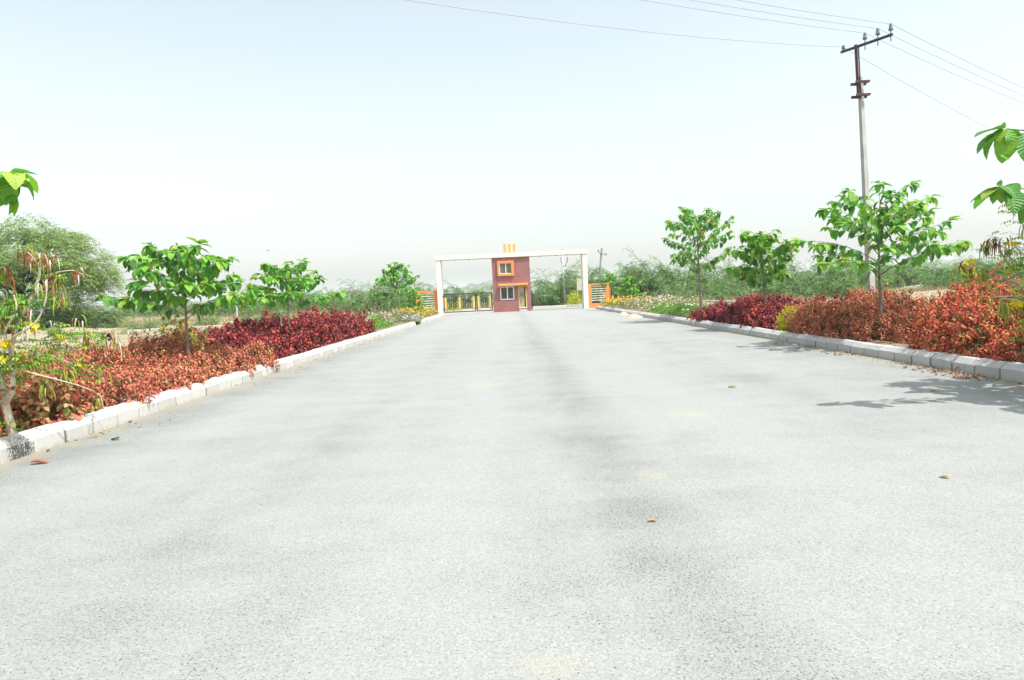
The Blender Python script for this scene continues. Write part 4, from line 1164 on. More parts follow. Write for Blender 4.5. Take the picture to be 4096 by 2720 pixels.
G1 = 'feathery thorn trees beyond the right field'
thorn_px('feathery green thorn tree framed by the right gate opening', 2240, 92, 1, 1.15, .4, 1.0, G1)
thorn_px('thorn tree directly behind the right pillar', 2335, 94, 0, 1.1, 2.0, 1.02, G1)
thorn_px('tall thorn tree right of the leaning pole', 2520, 90, 0, 1.05, 1.1, 1.06, G1)
thorn_px('tallest thorn tree with wispy crown left of the slim young tree', 2640, 88, 1, 1.12, 3.0, 1.15, G1)
gl_ = 'feathery thorn trees of the right thicket, one of many merging'
spots = [(2440, 100, 2, 1.1, .2, 1.1), (2590, 98, 1, 1.1, 4.1, .9), (2740, 92, 0, 1.08, 2.2, .97), (2830, 96, 1, 1.1, .9, .92), (2920, 88, 2, 1.15, 5.0, 1.02), (3010, 93, 1, 1.0, 1.9, .92), (3110, 90, 0, 1.02, 3.3, .92),
         (3210, 86, 2, 1.1, 2.5, .98), (3310, 88, 1, 1.05, .1, .92), (3400, 84, 2, 1.12, 4.4, .95), (3500, 88, 0, .98, 5.5, .86), (3590, 94, 1, 1.0, 2.9, .85), (3680, 92, 2, 1.15, 3.8, .86), (3770, 96, 1, 1.05, 1.2, .78), (3870, 94, 2, 1.2, .6, .76),
         (3970, 92, 1, 1.05, 3.1, .72), (4070, 90, 2, 1.15, 2.1, .74), (4190, 92, 0, 1.0, 2.1, .7), (2680, 80, 3, .95, .5, .9), (2860, 78, 3, .9, 1.5, .85), (3000, 80, 3, 1.0, 2.5, .8), (3160, 78, 3, .95, 3.5, .8), (3330, 76, 3, .95, 4.5, .8), (3450, 78, 3, .9, 5.5, .8), (3800, 80, 3, .95, 2.5, .75), (3930, 82, 3, .95, .8, .7)]
THICK = {2440: 'thorn tree of the thicket between the leaning pole and the tall thorn tree', 2740: 'thicket tree just left of the slim young tree', 2830: 'thicket tree right behind the slim young tree trunk',
         2920: 'thicket tree in the gap between the slim and the round young trees', 3010: 'thicket tree just left of the round young tree trunk', 3110: 'thicket tree just right of the round young tree trunk',
         3210: 'thicket tree half way between the round and the wide young trees', 3400: 'thicket tree left of the power pole foot', 3590: 'thicket tree behind the pair of stone posts',
         3680: 'thicket tree behind the concrete pipe', 3870: 'thicket tree behind the pods hanging over the right hedge', 4070: 'rightmost thicket tree in the picture'}
for px, d, k, s, rz, sz in spots:
    low = k == 3
    lab = 'low bushy thorn bush at the foot of the thicket behind the right hedge' if low else THICK.get(px, 'feathery thorn tree merged into the middle of the thicket behind the right hedge')
    thorn_px(lab, px, d - 9, k, s * .92, rz, sz * 1.08, 'foot of the right thicket' if low else 'thicket behind the right hedge', name='thorn_bush' if low else 'thorn_tree', cat='bush' if low else 'tree')
thorn_px('bushy green thorn tree between the second and third young trees on the left', 1490, 78, 1, 1.0, .6, .98, 'thorn trees left of the gateway')
thorn_px('low thorn bush left of the bushy green thorn tree', 1345, 84, 3, 1.0, 1.6, .85, 'thorn trees left of the gateway')
thorn_px('thorn tree behind the left orange panel', 1625, 92, 0, 1.0, 2.6, .9, 'thorn trees left of the gateway')
thorn_px('thorn tree behind the wide closed gate leaf', 1850, 112, 1, 1.0, 3.6, .85, 'thorn trees beyond the gate')
thorn_px('thorn bush rising beside the gatehouse wall, beyond the narrow gate leaf', 1965, 125, 2, 1.05, 1.0, .9, 'thorn trees beyond the gate')
thorn_px('low thorn bush beyond the right opening beside the gatehouse', 2155, 90, 3, 1.1, 1.0, .85, 'thorn trees beyond the gate')
thorn_px('thorn bush with pale base beyond the gateway road', 2205, 94, 3, .95, 4.0, .8, 'thorn trees beyond the gate')
far_l = [(330, 95, 3, 1.0, .4, .9), (250, 80, 3, 1.0, 1.4, .9), (460, 150, 2, 1.0, .1, .7), (540, 160, 1, 1.2, .9, .62), (630, 150, 2, 1.2, 1.9, .68), (720, 155, 1, 1.2, 2.9, .66), (800, 170, 0, 1.1, .9, .70), (870, 120, 2, 1.1, 3.9, .72), (960, 110, 1, 1.05, 4.9, .80), (1040, 100, 2, 1.0, 5.9, .82), (1100, 130, 0, 1.2, .7, .82),
         (1180, 120, 2, 1.2, 1.7, .82), (1260, 128, 1, 1.2, 2.7, .86), (1330, 125, 2, 1.2, 3.7, .86), (1400, 120, 1, 1.1, 4.7, .8), (1570, 110, 2, 1.2, 5.7, .85), (1680, 118, 1, 1.1, .3, .8), (580, 240, 1, 1.6, 1.3, .55), (700, 250, 0, 1.6, 2.3, .52), (420, 230, 2, 1.6, 3.3, .5), (860, 240, 1, 1.6, 4.3, .58), (1010, 230, 0, 1.5, 5.3, .6), (1150, 250, 1, 1.6, .4, .62), (1290, 240, 2, 1.6, 2.4, .62)]
for px, d, k, s, rz, sz in far_l:
    thorn_px('hazy green thorn bush in the scrub line behind the left field', px, d, k, s, rz, sz, 'scrub line behind the left field', name='thorn_bush', cat='bush')
mid_l = [(560, 58, 3, .42, 0, .8), (1010, 52, 3, .45, 2, .9), (1075, 62, 3, .55, 1, .9), (385, 66, 3, .5, 3, .8), (820, 66, 3, .40, 1, .9), (690, 74, 3, .45, 4, .8)]
for i, (px, d, k, s, rz, sz) in enumerate(mid_l):
    thorn_px('small grey-green thorn shrub standing alone in the dry grass of the left field', px, d, k, s, rz, sz, 'lone shrubs in the left field', name='thorn_shrub', cat='shrub')

# the big spreading tree at the far left
def big_tree():
    d = 66.0; b = W(90, 1320, d)
    rng = random.Random(77); nr = np.random.default_rng(77)
    root = tag(empty('spreading_tree', (b.x, d, 0)), 'big dark-trunked spreading thorn tree with feathery crown at the left edge', 'tree')
    tk = MB(); limbs = []
    tp = [Vector((0, 0, -.2)), Vector((.15, 0, 1.2)), Vector((.0, 0, 2.6)), Vector((.25, 0, 3.8)), Vector((.1, 0, 5.0))]
    tk.tube(tp, [.50, .42, .36, .33, .28], 9)
    tk.build('trunk', 'darkbark', root, True)
    P, D, U, S_ = [], [], [], []
    def cloud(c, rx, rz, n):
        for _ in range(n):
            a = rng.uniform(0, 6.28); ct = rng.uniform(-.75, 1); st_ = math.sqrt(1 - ct * ct); l = rng.uniform(.35, 1.06) ** .6
            p = Vector((c.x + rx * l * st_ * math.cos(a), c.y + rx * l * st_ * math.sin(a), c.z + rz * l * ct))
            dr = Vector((math.cos(a), math.sin(a), rng.uniform(-.5, .7))).normalized()
            for i in range(8):
                dr = (dr + Vector((0, 0, -.10))).normalized(); p = p + dr * .085
                lat = dr.cross(Vector((0, 0, 1))).normalized()
                P.append(tuple(p)); D.append(tuple((lat * (1 if i % 2 else -1) + dr * .6 + Vector((0, 0, rng.uniform(-.4, .3)))).normalized())); U.append((rng.gauss(0, .4), rng.gauss(0, .4), 1)); S_.append(rng.uniform(.14, .30))
    RX, TOP = 7.5, 11.7
    nl = 22
    for i in range(nl):
        a = i * 2.399 + .3; rr = RX * (rng.uniform(.25, .98)); 
        h0 = TOP * (1 - .40 * (rr / RX) ** 2.0) - 1.1 - rng.uniform(0, 1.0)
        if i % 4 == 3: h0 -= 2.6; rr = RX * rng.uniform(.7, .95)
        end = Vector((rr * math.cos(a), rr * math.sin(a), h0))
        s = tp[2 + (i % 3)]
        mid = s.lerp(end, .45) + Vector((rng.uniform(-.4, .4), rng.uniform(-.4, .4), rng.uniform(.1, .7)))
        mid2 = s.lerp(end, .75) + Vector((rng.uniform(-.3, .3), rng.uniform(-.3, .3), rng.uniform(0, .5)))
        MB().tube([s, mid, mid2, end], [.15, .10, .06, .02], 6).build('limb', 'darkbark', root, True)
        cloud(end, rng.uniform(1.7, 2.4), rng.uniform(1.0, 1.5), 340)
        cloud(mid2 + Vector((0, 0, .5)), 1.6, 1.0, 120)
    for i in range(46):       # drooping skirts
        a = i * 2.399 + .2; rr = RX * rng.uniform(.72, 1.02)
        cloud(Vector((rr * math.cos(a), rr * math.sin(a), rng.uniform(1.6, 7.2))), 1.4, 1.2, 150)
    n = len(P); pal = np.array([(.22, .32, .11), (.27, .38, .13), (.33, .44, .16), (.17, .25, .085)])
    t = pal[np.repeat(nr.integers(0, 4, n // 8 + 1), 8)[:n]] * nr.uniform(.85, 1.15, (n, 1))
    sc = np.array(S_)[:, None] * np.array([[.8, 1, 1]])
    o = mesh_obj('crown', scatter_mesh('crown', SMALL, np.array(P), basis(unit(np.array(D)), np.array(U)), sc, t, 'fine'), root)
    return root
big_tree()
thorn_px('dark green undergrowth at the foot of the big spreading tree', 120, 64, 3, 1.3, .5, .75, 'undergrowth of the spreading tree', name='thorn_bush', cat='bush')
thorn_px('dark green undergrowth at the foot of the big spreading tree', 290, 68, 3, 1.3, 2.5, .7, 'undergrowth of the spreading tree', name='thorn_bush', cat='bush')
thorn_px('dark green undergrowth at the foot of the big spreading tree', 10, 62, 3, 1.3, 4.5, .8, 'undergrowth of the spreading tree', name='thorn_bush', cat='bush')

# ------------------------------------------------------------------ yellow-flowered podded shrubs (explicit stems)
def pod_shrub(label, base, stems, pods, flowers, leafspots, seed):
    rng = random.Random(seed); nr = np.random.default_rng(seed)
    root = tag(empty('podded_shrub', tuple(base)), label, 'shrub', 'yellow-flowered shrubs with hanging pods')
    for nm, pts, r0, r1 in stems:
        pts = [Vector(p) - base for p in pts]
        # smooth the polyline
        sm = []
        for i in range(len(pts) - 1):
            p0, p1, p2, p3 = pts[max(0, i - 1)], pts[i], pts[i + 1], pts[min(len(pts) - 1, i + 2)]
            for k in range(4):
                t = k / 4
                sm.append(.5 * ((2 * p1) + (p2 - p0) * t + (2 * p0 - 5 * p1 + 4 * p2 - p3) * t * t + (3 * p1 - p0 - 3 * p2 + p3) * t ** 3))
        sm.append(pts[-1]); n = len(sm) - 1
        MB().tube(sm, [1.25 * (r0 + (r1 - r0) * i / n) * (1 + .06 * math.sin(i * 2.1)) for i in range(n + 1)], 8).build(nm, 'palebark', root, True)
    PODC = {'brown': [(.30, .11, .04), (.36, .15, .06), (.24, .09, .04)], 'white': [(.72, .66, .56)], 'green': [(.42, .44, .08), (.36, .40, .07), (.48, .46, .10)]}
    for p, kinds, n, L in pods:
        p = Vector(p) - base
        for k in range(n):
            c = PODC[rng.choice(kinds)]; a = rng.uniform(0, 6.28); sp = rng.uniform(.1, .5)
            q = p + Vector((rng.gauss(0, .035), rng.gauss(0, .05), rng.gauss(0, .03))); l = L * rng.uniform(.6, 1.15)
            out = Vector((math.cos(a), math.sin(a), 0))
            path = [q, q + out * l * sp * .35 + Vector((0, 0, -l * .12)), q + out * l * sp * .7 + Vector((0, 0, -l * .5)), q + out * l * sp * .75 + Vector((0, 0, -l))]
            w = rng.uniform(.006, .011)
            m = MB().tube(path, [.002, w, w, .002], 5)
            me = np_mesh('pod', m.v, [np.array([f for f in m.f if len(f) == 4], np.int32)], 'petal', np.tile(np.array(rng.choice(c)), (len(m.v), 1)))
            mesh_obj('pod', me, root)
    for p in flowers:
        p = Vector(p) - base; v = []; f = []
        for fl in range(3):
            q = p + Vector((rng.gauss(0, .028), rng.gauss(0, .03), rng.gauss(0, .02))); a0 = rng.uniform(0, 6); tl = Vector((rng.gauss(0, .5), -.8, .5)).normalized(); x = tl.cross(Vector((0, 0, 1))).normalized(); y = tl.cross(x)
            n0 = len(v); v.append(tuple(q - tl * .03))
            for k in range(10):
                a = a0 + k * math.pi / 5; rr = .028 if k % 2 else .042
                v.append(tuple(q + (x * math.cos(a) + y * math.sin(a)) * rr + tl * (.004 if k % 2 else -.006)))
            f += [(n0, n0 + 1 + k, n0 + 1 + (k + 1) % 10) for k in range(10)]
        me = np_mesh('flower', v, [np.array(f, np.int32)], 'petal', np.tile(np.array([.85, .62, .015]), (len(v), 1)))
        mesh_obj('flower', me, root)
    P, D, U, T = [], [], [], []
    LG = [(.13, .30, .035), (.18, .37, .05), (.26, .42, .06), (.10, .23, .04), (.36, .44, .06)]
    for p, n, sp in leafspots:
        p = Vector(p) - base
        for k in range(n):
            q = p + Vector((rng.gauss(0, sp), rng.gauss(0, sp), rng.gauss(0, sp * .7))); a = rng.uniform(0, 6.28)
            ra = Vector((math.cos(a), math.sin(a), rng.uniform(-.5, .4))).normalized(); lat = ra.cross(Vector((0, 0, 1))).normalized(); c = rng.randrange(5)
            for j in range(7):     # pinnate leaf
                s = (j // 2) / 3; sd = 1 if j % 2 else -1
                d = (lat * sd * (.8 if j < 6 else 0) + ra * .8 + Vector((0, 0, -.25))).normalized()
                P.append(tuple(q + ra * .12 * s)); D.append(tuple(d)); U.append((rng.gauss(0, .2), rng.gauss(0, .2), 1)); T.append(LG[c])
    n = len(P); s = .062 * nr.uniform(.7, 1.2, n)
    o = mesh_obj('foliage', scatter_mesh('foliage', MID, np.array(P), basis(np.array(D), np.array(U)), np.stack([s * .62, s, s], 1), np.array(T) * nr.uniform(.85, 1.15, (n, 1)), 'fine'), root); o['kind'] = 'stuff'
    return root


d0 = 8.5
def A(px, py, dd=0.0): return W(px, py, d0 + dd)
bl = W(52, 1742, 8.62); bl.z = .16
L_stems = [
    ('trunk', [bl, A(36, 1680, .1), A(20, 1612, .1)], .045, .036),
    ('stem', [A(22, 1625, .1), A(14, 1554, .1), A(5, 1490, .15), A(-10, 1390, .2)], .030, .016),
    ('stem', [A(20, 1618, .1), A(50, 1560, 0), A(49, 1485, 0), A(44, 1409, 0), A(57, 1345, .05), A(90, 1256, .1), A(119, 1207, .1), A(146, 1139, .1), A(158, 1081, .1), A(136, 1037, .05), A(112, 1010, 0)], .028, .007),
    ('branch', [A(46, 1415, 0), A(28, 1375, -.1), A(20, 1325, -.15), A(65, 1240, -.2), A(55, 1180, -.2)], .014, .006),
    ('branch', [A(92, 1254, .1), A(140, 1220, .3), A(183, 1196, .4), A(190, 1112, .4), A(217, 1093, .4), A(290, 1082, .45), A(335, 1100, .5)], .012, .004),
    ('branch', [A(24, 1382, .0), A(60, 1345, -.2), A(111, 1314, -.3), A(150, 1280, -.3), A(176, 1224, -.3), A(186, 1173, -.3), A(188, 1118, -.3)], .012, .005),
    ('branch', [A(158, 1081, .1), A(185, 1060, .2), A(225, 1015, .3), A(240, 1010, .3)], .007, .003),
    ('branch', [A(57, 1370, 0), A(118, 1360, .4), A(216, 1360, .9), A(320, 1345, 1.3), A(420, 1362, 1.7)], .011, .003),
    ('branch', [A(45, 1440, 0), A(87, 1422, .3), A(207, 1405, .9), A(315, 1399, 1.4), A(398, 1368, 1.7), A(440, 1350, 1.8)], .012, .004),
    ('branch', [A(50, 1470, 0), A(153, 1499, -.1), A(249, 1524, .1), A(344, 1553, .4), A(398, 1582, .6), A(412, 1625, .6)], .009, .003),
    ('branch', [A(87, 1424, .3), A(190, 1420, .5), A(290, 1457, .8), A(370, 1490, 1.0), A(420, 1530, 1.1)], .008, .003),
    ('branch', [A(20, 1618, .1), A(-30, 1570, 0), A(-60, 1450, -.1)], .018, .008),
]
BW = ['brown', 'brown', 'brown', 'white', 'green']; GR = ['green']
L_pods = [(A(90, 1000), BW, 8, .22), (A(112, 1012), ['green', 'green', 'brown'], 6, .2), (A(145, 1015), ['brown', 'white', 'brown'], 8, .18), (A(178, 1025), BW, 8, .2), (A(200, 1030, .2), BW, 7, .2), (A(228, 1012, .3), ['brown', 'white'], 5, .15),
          (A(32, 1070), BW, 9, .26), (A(30, 1140), BW, 8, .2), (A(225, 1105, .4), ['brown', 'brown', 'white', 'green'], 12, .36), (A(245, 1180, .4), ['brown', 'green', 'white'], 7, .22), (A(305, 1085, .45), ['brown', 'white', 'brown'], 8, .2),
          (A(165, 1130, -.2), ['brown', 'green', 'white'], 7, .24), (A(115, 1250), ['brown', 'white', 'brown'], 8, .26), (A(20, 1275, -.1), ['green', 'brown', 'brown'], 10, .24), (A(120, 1310, -.2), ['brown', 'white'], 7, .2), (A(230, 1290, .8), ['white', 'brown'], 4, .12),
          (A(310, 1278, 1.3), BW, 6, .2), (A(350, 1330, 1.4), ['green', 'brown'], 7, .3), (A(450, 1320, 1.8), ['white', 'white', 'brown'], 6, .2), (A(470, 1355, 1.8), ['white', 'brown', 'green'], 7, .26), (A(410, 1380, 1.7), ['white', 'brown'], 5, .22),
          (A(268, 1475, .6), GR, 5, .24), (A(180, 1545, 0), GR, 5, .2), (A(410, 1490, 1.0), ['green', 'green', 'brown'], 8, .22), (A(402, 1580, .6), GR, 6, .22), (A(160, 1405, .4), GR, 4, .18), (A(350, 1555, .5), ['brown'], 3, .16)]
L_flow = [A(132, 1318, -.2), A(227, 1342, .9), A(250, 1345, 1.0), A(22, 1364, -.1), A(14, 1387, -.1), A(24, 1440, -.2), A(78, 1431, .2), A(316, 1466, .9), A(212, 1413, .8), A(100, 1303, 0)]
L_leaf = [(A(20, 1450, -.1), 46, .12), (A(60, 1455, 0), 30, .11), (A(110, 1430, .3), 22, .12), (A(170, 1440, .5), 24, .11), (A(250, 1460, .8), 26, .11), (A(330, 1480, .9), 24, .1), (A(120, 1480, .1), 18, .11), (A(210, 1330, .9), 24, .1), (A(280, 1330, 1.1), 30, .12), (A(340, 1360, 1.4), 24, .12), (A(230, 1370, .9), 20, .09), (A(100, 1360, .2), 16, .1), (A(85, 1200, .1), 40, .10), (A(40, 1210, 0), 30, .1), (A(190, 1190, .4), 34, .09), (A(10, 1250, 0), 30, .12), (A(110, 1290, 0), 20, .08), (A(10, 1110, .1), 14, .07), (A(205, 1100, .4), 14, .08), (A(20, 1540, 0), 8, .08), (A(40, 1500, .2), 22, .1), (A(5, 1700, .1), 22, .08), (A(180, 1060, .2), 8, .06), (A(400, 1340, 1.7), 14, .09), (A(-40, 1400, 0), 50, .2), (A(-60, 1200, 0), 50, .25)]
pod_shrub('tall shrub with pale forked trunk, yellow flowers and hanging brown pods at the left edge', bl, L_stems, L_pods, L_flow, L_leaf, 501)

d1 = 10.0
def B(px, py, dd=0.0): return W(px, py, d1 + dd)
br = Vector((8.75, 10.2, .16))
R_stems = [('trunk', [br, br + Vector((-.02, 0, .5)), br + Vector((.02, -.05, 1.0))], .05, .04),
           ('stem', [br + Vector((.02, -.05, .95)), B(4180, 1190), B(4096, 1144), B(4003, 1101), B(3946, 1075), B(3882, 1056)], .026, .007),
           ('stem', [br + Vector((.02, -.05, .9)), B(4200, 1230), B(4096, 1161), B(4023, 1132), B(3946, 1098), B(3905, 1067)], .020, .006),
           ('stem', [br + Vector((.02, -.05, 1.0)), B(4170, 1190, .2), B(4096, 1121, .2), B(4042, 1067, .2), B(4007, 1013, .2), B(3985, 970, .2)], .022, .006),
           ('stem', [br + Vector((.02, -.05, 1.0)), B(4190, 1150, .1), B(4096, 1075, .1), B(4030, 1020, .1), B(4020, 985, .1)], .016, .005),
           ('stem', [br + Vector((.02, -.05, 1.0)), B(4200, 1100, -.1), B(4096, 1017, -.1), B(4053, 975, -.1), B(4040, 940, -.1)], .016, .005),
           ('stem', [br + Vector((.02, -.05, 1.0)), B(4220, 950, -.2), B(4140, 830, -.2), B(4075, 775, -.2)], .02, .006),
           ('branch', [br + Vector((0, -.05, .7)), B(4130, 1195, -.5), B(4061, 1184, -.6), B(3962, 1190, -.6)], .010, .004),
           ('branch', [br + Vector((0, -.05, .7)), B(4120, 1215, -.6), B(4040, 1196, -.6), B(3998, 1198, -.6)], .010, .004)]
R_pods = [(B(3842, 1062), ['green', 'green', 'brown'], 14, .26), (B(3880, 1060), ['brown', 'green', 'green'], 12, .24), (B(3905, 1075), GR, 7, .25), (B(3935, 1085), GR, 8, .26), (B(3965, 960, .2), ['green', 'brown'], 12, .26), (B(4000, 955, .2), ['brown', 'brown', 'green'], 9, .24), (B(3945, 975, .2), ['green', 'brown'], 8, .2),
          (B(4060, 790, -.2), ['green', 'brown'], 12, .26), (B(4085, 800, -.2), ['green', 'green', 'brown'], 12, .24), (B(4090, 900, -.1), ['green'], 6, .25), (B(3960, 1192, -.6), GR, 6, .16), (B(4005, 1200, -.6), GR, 9, .28), (B(4040, 1225, -.6), GR, 8, .24), (B(4080, 1050), GR, 6, .2), (B(3975, 1130), GR, 7, .22), (B(4030, 1000, .1), GR, 6, .2)]
R_flow = [B(3860, 1050), B(3885, 1045), B(4046, 978, .1), B(4058, 970, -.1), B(4052, 1220, -.6), B(4078, 1215, -.6), B(4040, 1090), B(4090, 1130)]
R_leaf = [(B(4085, 820, -.2), 30, .12), (B(4080, 1010), 24, .12), (B(4050, 960, 0), 22, .1), (B(4080, 1190, -.4), 40, .14), (B(4085, 1250, -.5), 36, .13), (B(3980, 1090), 20, .1), (B(3880, 1100), 14, .08), (B(4060, 1060), 20, .1), (B(4170, 1000), 60, .3), (B(3960, 1000, .2), 10, .07), (B(4090, 1320, -.6), 20, .1)]
pod_shrub('arching shrub with clusters of yellow-green pods leaning in from the right edge', br, R_stems, R_pods, R_flow, R_leaf, 502)

# ------------------------------------------------------------------ dry grass on the fields, weeds
def grass(name, label, regions, seed, pal):
    rng = np.random.default_rng(seed); P, H_, Wd = [], [], []
    for x0, x1, y0, y1, n, hh, wd in regions:
        nt_ = n // 7
        cx = rng.uniform(x0, x1, nt_); cy = rng.uniform(y0, y1, nt_); ch = hh * rng.uniform(.4, 1.2, nt_)
        patch = np.sin(cx * .31 + seed) * np.sin(cy * .23 + 1) + .5 * np.sin(cx * .9 + cy * .7) + rng.normal(0, .5, nt_)
        k = patch > -.25; cx, cy, ch = cx[k], cy[k], ch[k]
        x = np.repeat(cx, 7) + rng.normal(0, .13, len(cx) * 7); y = np.repeat(cy, 7) + rng.normal(0, .13, len(cx) * 7)
        P.append(np.stack([x, y, np.full(len(x), -.12)], 1)); H_.append(np.repeat(ch, 7) * rng.uniform(.6, 1.2, len(x)) + .1); Wd.append(np.full(len(x), wd))
    P = np.concatenate(P); H_ = np.concatenate(H_); Wd = np.concatenate(Wd); n = len(P)
    d = unit(rng.normal(0, .32, (n, 3)) * np.array([1, 1, 0]) + np.array([0, 0, 1])); pal = np.array(pal)
    face = unit(np.stack([rng.normal(0, .5, n), -np.ones(n), rng.normal(0, .2, n)], 1))
    s = np.stack([Wd * rng.uniform(.6, 1.4, n), H_, H_], 1)
    o = mesh_obj(name, scatter_mesh(name, BLADE, P, basis(d, face), s, pal[rng.integers(0, len(pal), n)] * rng.uniform(.8, 1.2, (n, 1)), 'dry', False))
    o['kind'] = 'stuff'; o['label'] = label; o['category'] = 'grass'
    return o
DRY = [(.42, .34, .20), (.36, .29, .17), (.46, .40, .27), (.28, .26, .13), (.30, .22, .13), (.26, .29, .12)]
grass('dry_grass', 'straw coloured dry grass of the left field', [(-30, -11.2, 14, 50, 9000, .28, .012), (-70, -12, 44, 66, 26000, .40, .03), (-110, -14, 66, 100, 34000, .75, .05), (-150, -14, 100, 150, 16000, .9, .08)], 601, DRY)
grass('dry_grass', 'straw coloured dry grass along the right thicket', [(12.3, 28, 16, 50, 6000, .22, .012), (14, 62, 56, 66, 9000, .28, .03), (10, 70, 65, 76, 22000, .75, .045)], 602, DRY)
grass('dry_grass', 'dry weeds beyond the gateway track', [(-20, 12, 90.2, 93, 5000, .9, .05)], 603, DRY)
GRS = [(.22, .27, .09), (.28, .30, .12), (.18, .24, .08)]
grass('green_weeds', 'thin green weeds scattered over the left field', [(-60, -12, 44, 70, 7000, .3, .035), (-24, -11, 16, 44, 4000, .18, .014)], 604, GRS)

# earth banks in the left field and rubble on the right
def mound(name, label, cat, x, y, rx, ry, hgt, mat, seed, z=-.05):
    rng = np.random.default_rng(seed); n, k = 26, 9; vs_ = [(0, 0, hgt)]
    for i in range(1, k + 1):
        t = i / k
        for j in range(n):
            a = 2 * math.pi * j / n; w = 1 + .16 * math.sin(a * 3 + seed) + .08 * math.sin(a * 5 + 2 * seed)
            vs_.append((rx * t * w * math.cos(a), ry * t * w * math.sin(a), hgt * (math.cos(math.pi * t) + 1) / 2 * (1 + rng.normal(0, .09)) if i < k else -.06))
    f = [(0, 1 + j, 1 + (j + 1) % n) for j in range(n)] + [(1 + (i - 1) * n + j, 1 + i * n + j, 1 + i * n + (j + 1) % n, 1 + (i - 1) * n + (j + 1) % n) for i in range(1, k) for j in range(n)]
    me = bpy.data.meshes.new(name); me.from_pydata(vs_, [], f); me.polygons.foreach_set('use_smooth', [True] * len(f)); me.update()
    o = mesh_obj(name, me, None, mat); o.location = (x, y, z)
    return tag(o, label, cat)
sp = W(2490, 1270, 41.0)
mound('sand_heap', 'larger heap of spilled sand against the right kerb', 'sand heap', 7.15, 40.2, .62, 1.2, .22, 'sand', 1, 0.0)
mound('sand_heap', 'smaller heap of spilled sand against the right kerb, closer to the gate', 'sand heap', 7.35, 45.0, .42, .8, .2, 'sand', 2, 0.0)
mound('earth_bank', 'long low bank of brown earth in the left field', 'earth bank', -31, 44, 9, 2.0, .42, 'debris', 3)
mound('earth_bank', 'bare earth bank below the big spreading tree', 'earth bank', -38, 58, 8, 2.2, .6, 'debris', 4)
mound('earth_bank', 'dug-up grey earth beside the concrete pipe', 'earth bank', W(3640, 1180, 74).x, 73, 4.5, 2.0, .62, 'debris', 5)
mound('earth_bank', 'pale sandy bank under the concrete pipe', 'earth bank', W(3700, 1160, 80).x + .6, 80.4, 4.5, 2.2, max(.1, PIPEZ + .06), 'debris', 6)

# ------------------------------------------------------------------ fallen leaves, petals, litter
def fallen(label, px, py, L, col, rz, curl=.35, z=.012):
    d = 5.0
    for _ in range(40):                       # find the ground point under that pixel
        w = W(px, py, d); d *= (CAMZ - z) / max(.01, (CAMZ - w.z))
    w = W(px, py, d)
    rows = [(0, 0), (.2, .8), (.45, 1), (.7, .7), (1, 0)]
    v, faces, b = leaf_template(rows, .26, curl, .55, .12, .08, .02)
    v = v * L; v[:, 2] += L * .10
    st = MB().tube([(0, -.0, L * .12), (0, L * .14, L * .135)], .003, 4)
    o = mesh_obj('fallen_leaf', np_mesh('fallen_leaf', v, [f for f in faces if len(f)], 'dry', np.tile(np.array(col), (len(v), 1))))
    o.location = (w.x, w.y, .004); o.rotation_euler = (0, 0, rz)
    return tag(o, label, 'fallen leaf', 'fallen leaves on the road')
BRN, TAN, ORG, OLV = (.36, .15, .10), (.52, .42, .24), (.50, .26, .14), (.34, .30, .16)
fallen('curled red-brown fallen leaf by the left kerb in the foreground', 105, 1857, .22, BRN, -1.2)
fallen('curled tan fallen leaf on the road at the lower right', 3812, 1912, .12, TAN, .6, .7)
fallen('thin rusty fallen leaf lying right of the middle of the road', 2585, 2082, .08, ORG, -1.45, .5)
fallen('tan fallen leaf inside the tree shadow on the right', 3757, 1566, .15, TAN, .4, .5)
fallen('dark fallen leaf just off the left kerb', 482, 1757, .16, (.14, .11, .06), 1.3)
fallen('yellowish fallen leaf right of the centre line, middle distance', 2955, 1548, .18, TAN, 1.0)


def litter(name, label, x0, x1, y0, y1, n, pal, size, seed):
    rng = np.random.default_rng(seed); t = rng.random(n) ** 1.6
    x = x0 + (x1 - x0) * t; cl = rng.uniform(y0, y1, max(4, n // 12)); y = cl[rng.integers(0, len(cl), n)] + rng.normal(0, .35, n); y = np.clip(y, y0, y1)
    d = unit(rng.normal(0, 1, (n, 3)) * np.array([1, 1, .25])); pal = np.array(pal)
    c = np.array([(x0 + x1) / 2, (y0 + y1) / 2, 0])
    o = mesh_obj(name, scatter_mesh(name, MID, np.stack([x, y, rng.uniform(.008, .03, n)], 1) - c, basis(d, unit(np.array([0, 0, 1.]) + rng.normal(0, .35, (n, 3)))), size * rng.uniform(.5, 1.3, n), pal[rng.integers(0, len(pal), n)], 'dry'))
    o.location = tuple(c); o['kind'] = 'stuff'; o['label'] = label; o['category'] = 'leaf litter'
    return o
LIT = [(.30, .16, .10), (.38, .24, .15), (.22, .12, .08), (.44, .34, .22), (.16, .09, .06)]
litter('leaf_litter', 'dry brown leaf litter gathered along the right kerb', 7.66, 7.15, 9, 19.5, 330, LIT, .085, 701)
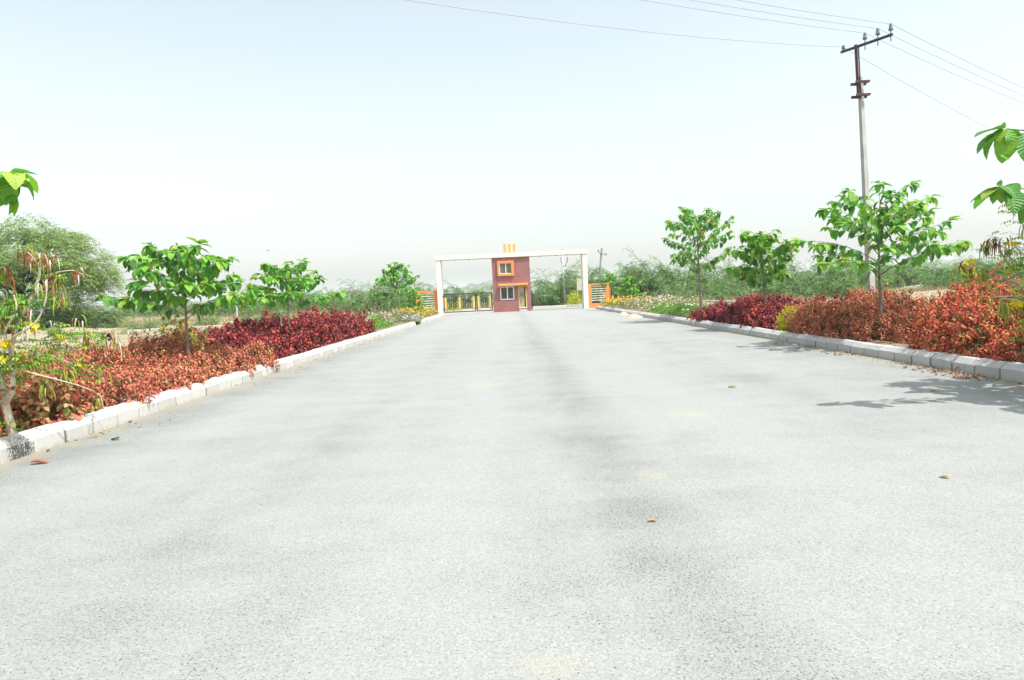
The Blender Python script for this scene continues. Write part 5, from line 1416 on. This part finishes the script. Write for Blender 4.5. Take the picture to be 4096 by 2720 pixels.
litter('leaf_litter', 'sparse leaf litter along the left kerb', -5.96, -5.2, 7, 30, 150, LIT + [(.45, .33, .15)], .06, 702)
litter('petals', 'pink petals blown along both kerbs on the left side', -5.95, -4.9, 7.5, 34, 34, [(.75, .08, .22), (.8, .2, .35)], .04, 703)
litter('petals', 'pink petals lying by the right kerb', 7.6, 7.0, 9, 18, 26, [(.75, .06, .25), (.8, .15, .35)], .045, 704)
litter('bed_litter', 'dry leaves on the soil under the left hedge', -6.3, -9, 7, 32, 500, LIT, .08, 705).location.z += .22
litter('bed_litter', 'dry leaves on the soil under the right hedge', 8.0, 11, 8, 32, 500, LIT, .08, 706).location.z += .22

# a bird
bd = tag(empty('bird', tuple(W(1071, 1003, 60))), 'small dark bird flying over the left scrub', 'bird')
MB().tube([(-.10, 0, 0), (-.03, 0, .01), (.05, 0, .01), (.12, 0, .0)], [.008, .032, .028, .006], 7).build('body', 'steel', bd, True)
for s in (-1, 1):
    MB().add([(.04, .02 * s, .015), (-.05, .02 * s, .015), (-.02, .13 * s, .06), (.04, .13 * s, .065), (-.06, .26 * s, .0), (.04, .02 * s, .022), (-.05, .02 * s, .022), (-.02, .13 * s, .066), (.04, .13 * s, .071)], [(0, 1, 2, 3), (3, 2, 4), (5, 8, 7, 6), (8, 4, 7)]).build('wing', 'steel', bd)
bd.rotation_euler = (0, 0, R(70))

# ------------------------------------------------------------------ haze
hz = MB().box(-3600, 3600, -300, 4400, -2.5, 72).build('haze', 'hill')
hz['kind'] = 'stuff'; hz['label'] = 'pale dusty haze in the air'
hm = bpy.data.materials.new('haze air'); hm.use_nodes = True; hm.node_tree.nodes.clear()
ho = hm.node_tree.nodes.new('ShaderNodeOutputMaterial'); hv = hm.node_tree.nodes.new('ShaderNodeVolumePrincipled')
hv.inputs['Color'].default_value = (.88, .95, 1.0, 1); hv.inputs['Density'].default_value = 0.0003; hv.inputs['Anisotropy'].default_value = 0.2
hm.node_tree.links.new(hv.outputs[0], ho.inputs['Volume'])
hz.data.materials.clear(); hz.data.materials.append(hm)
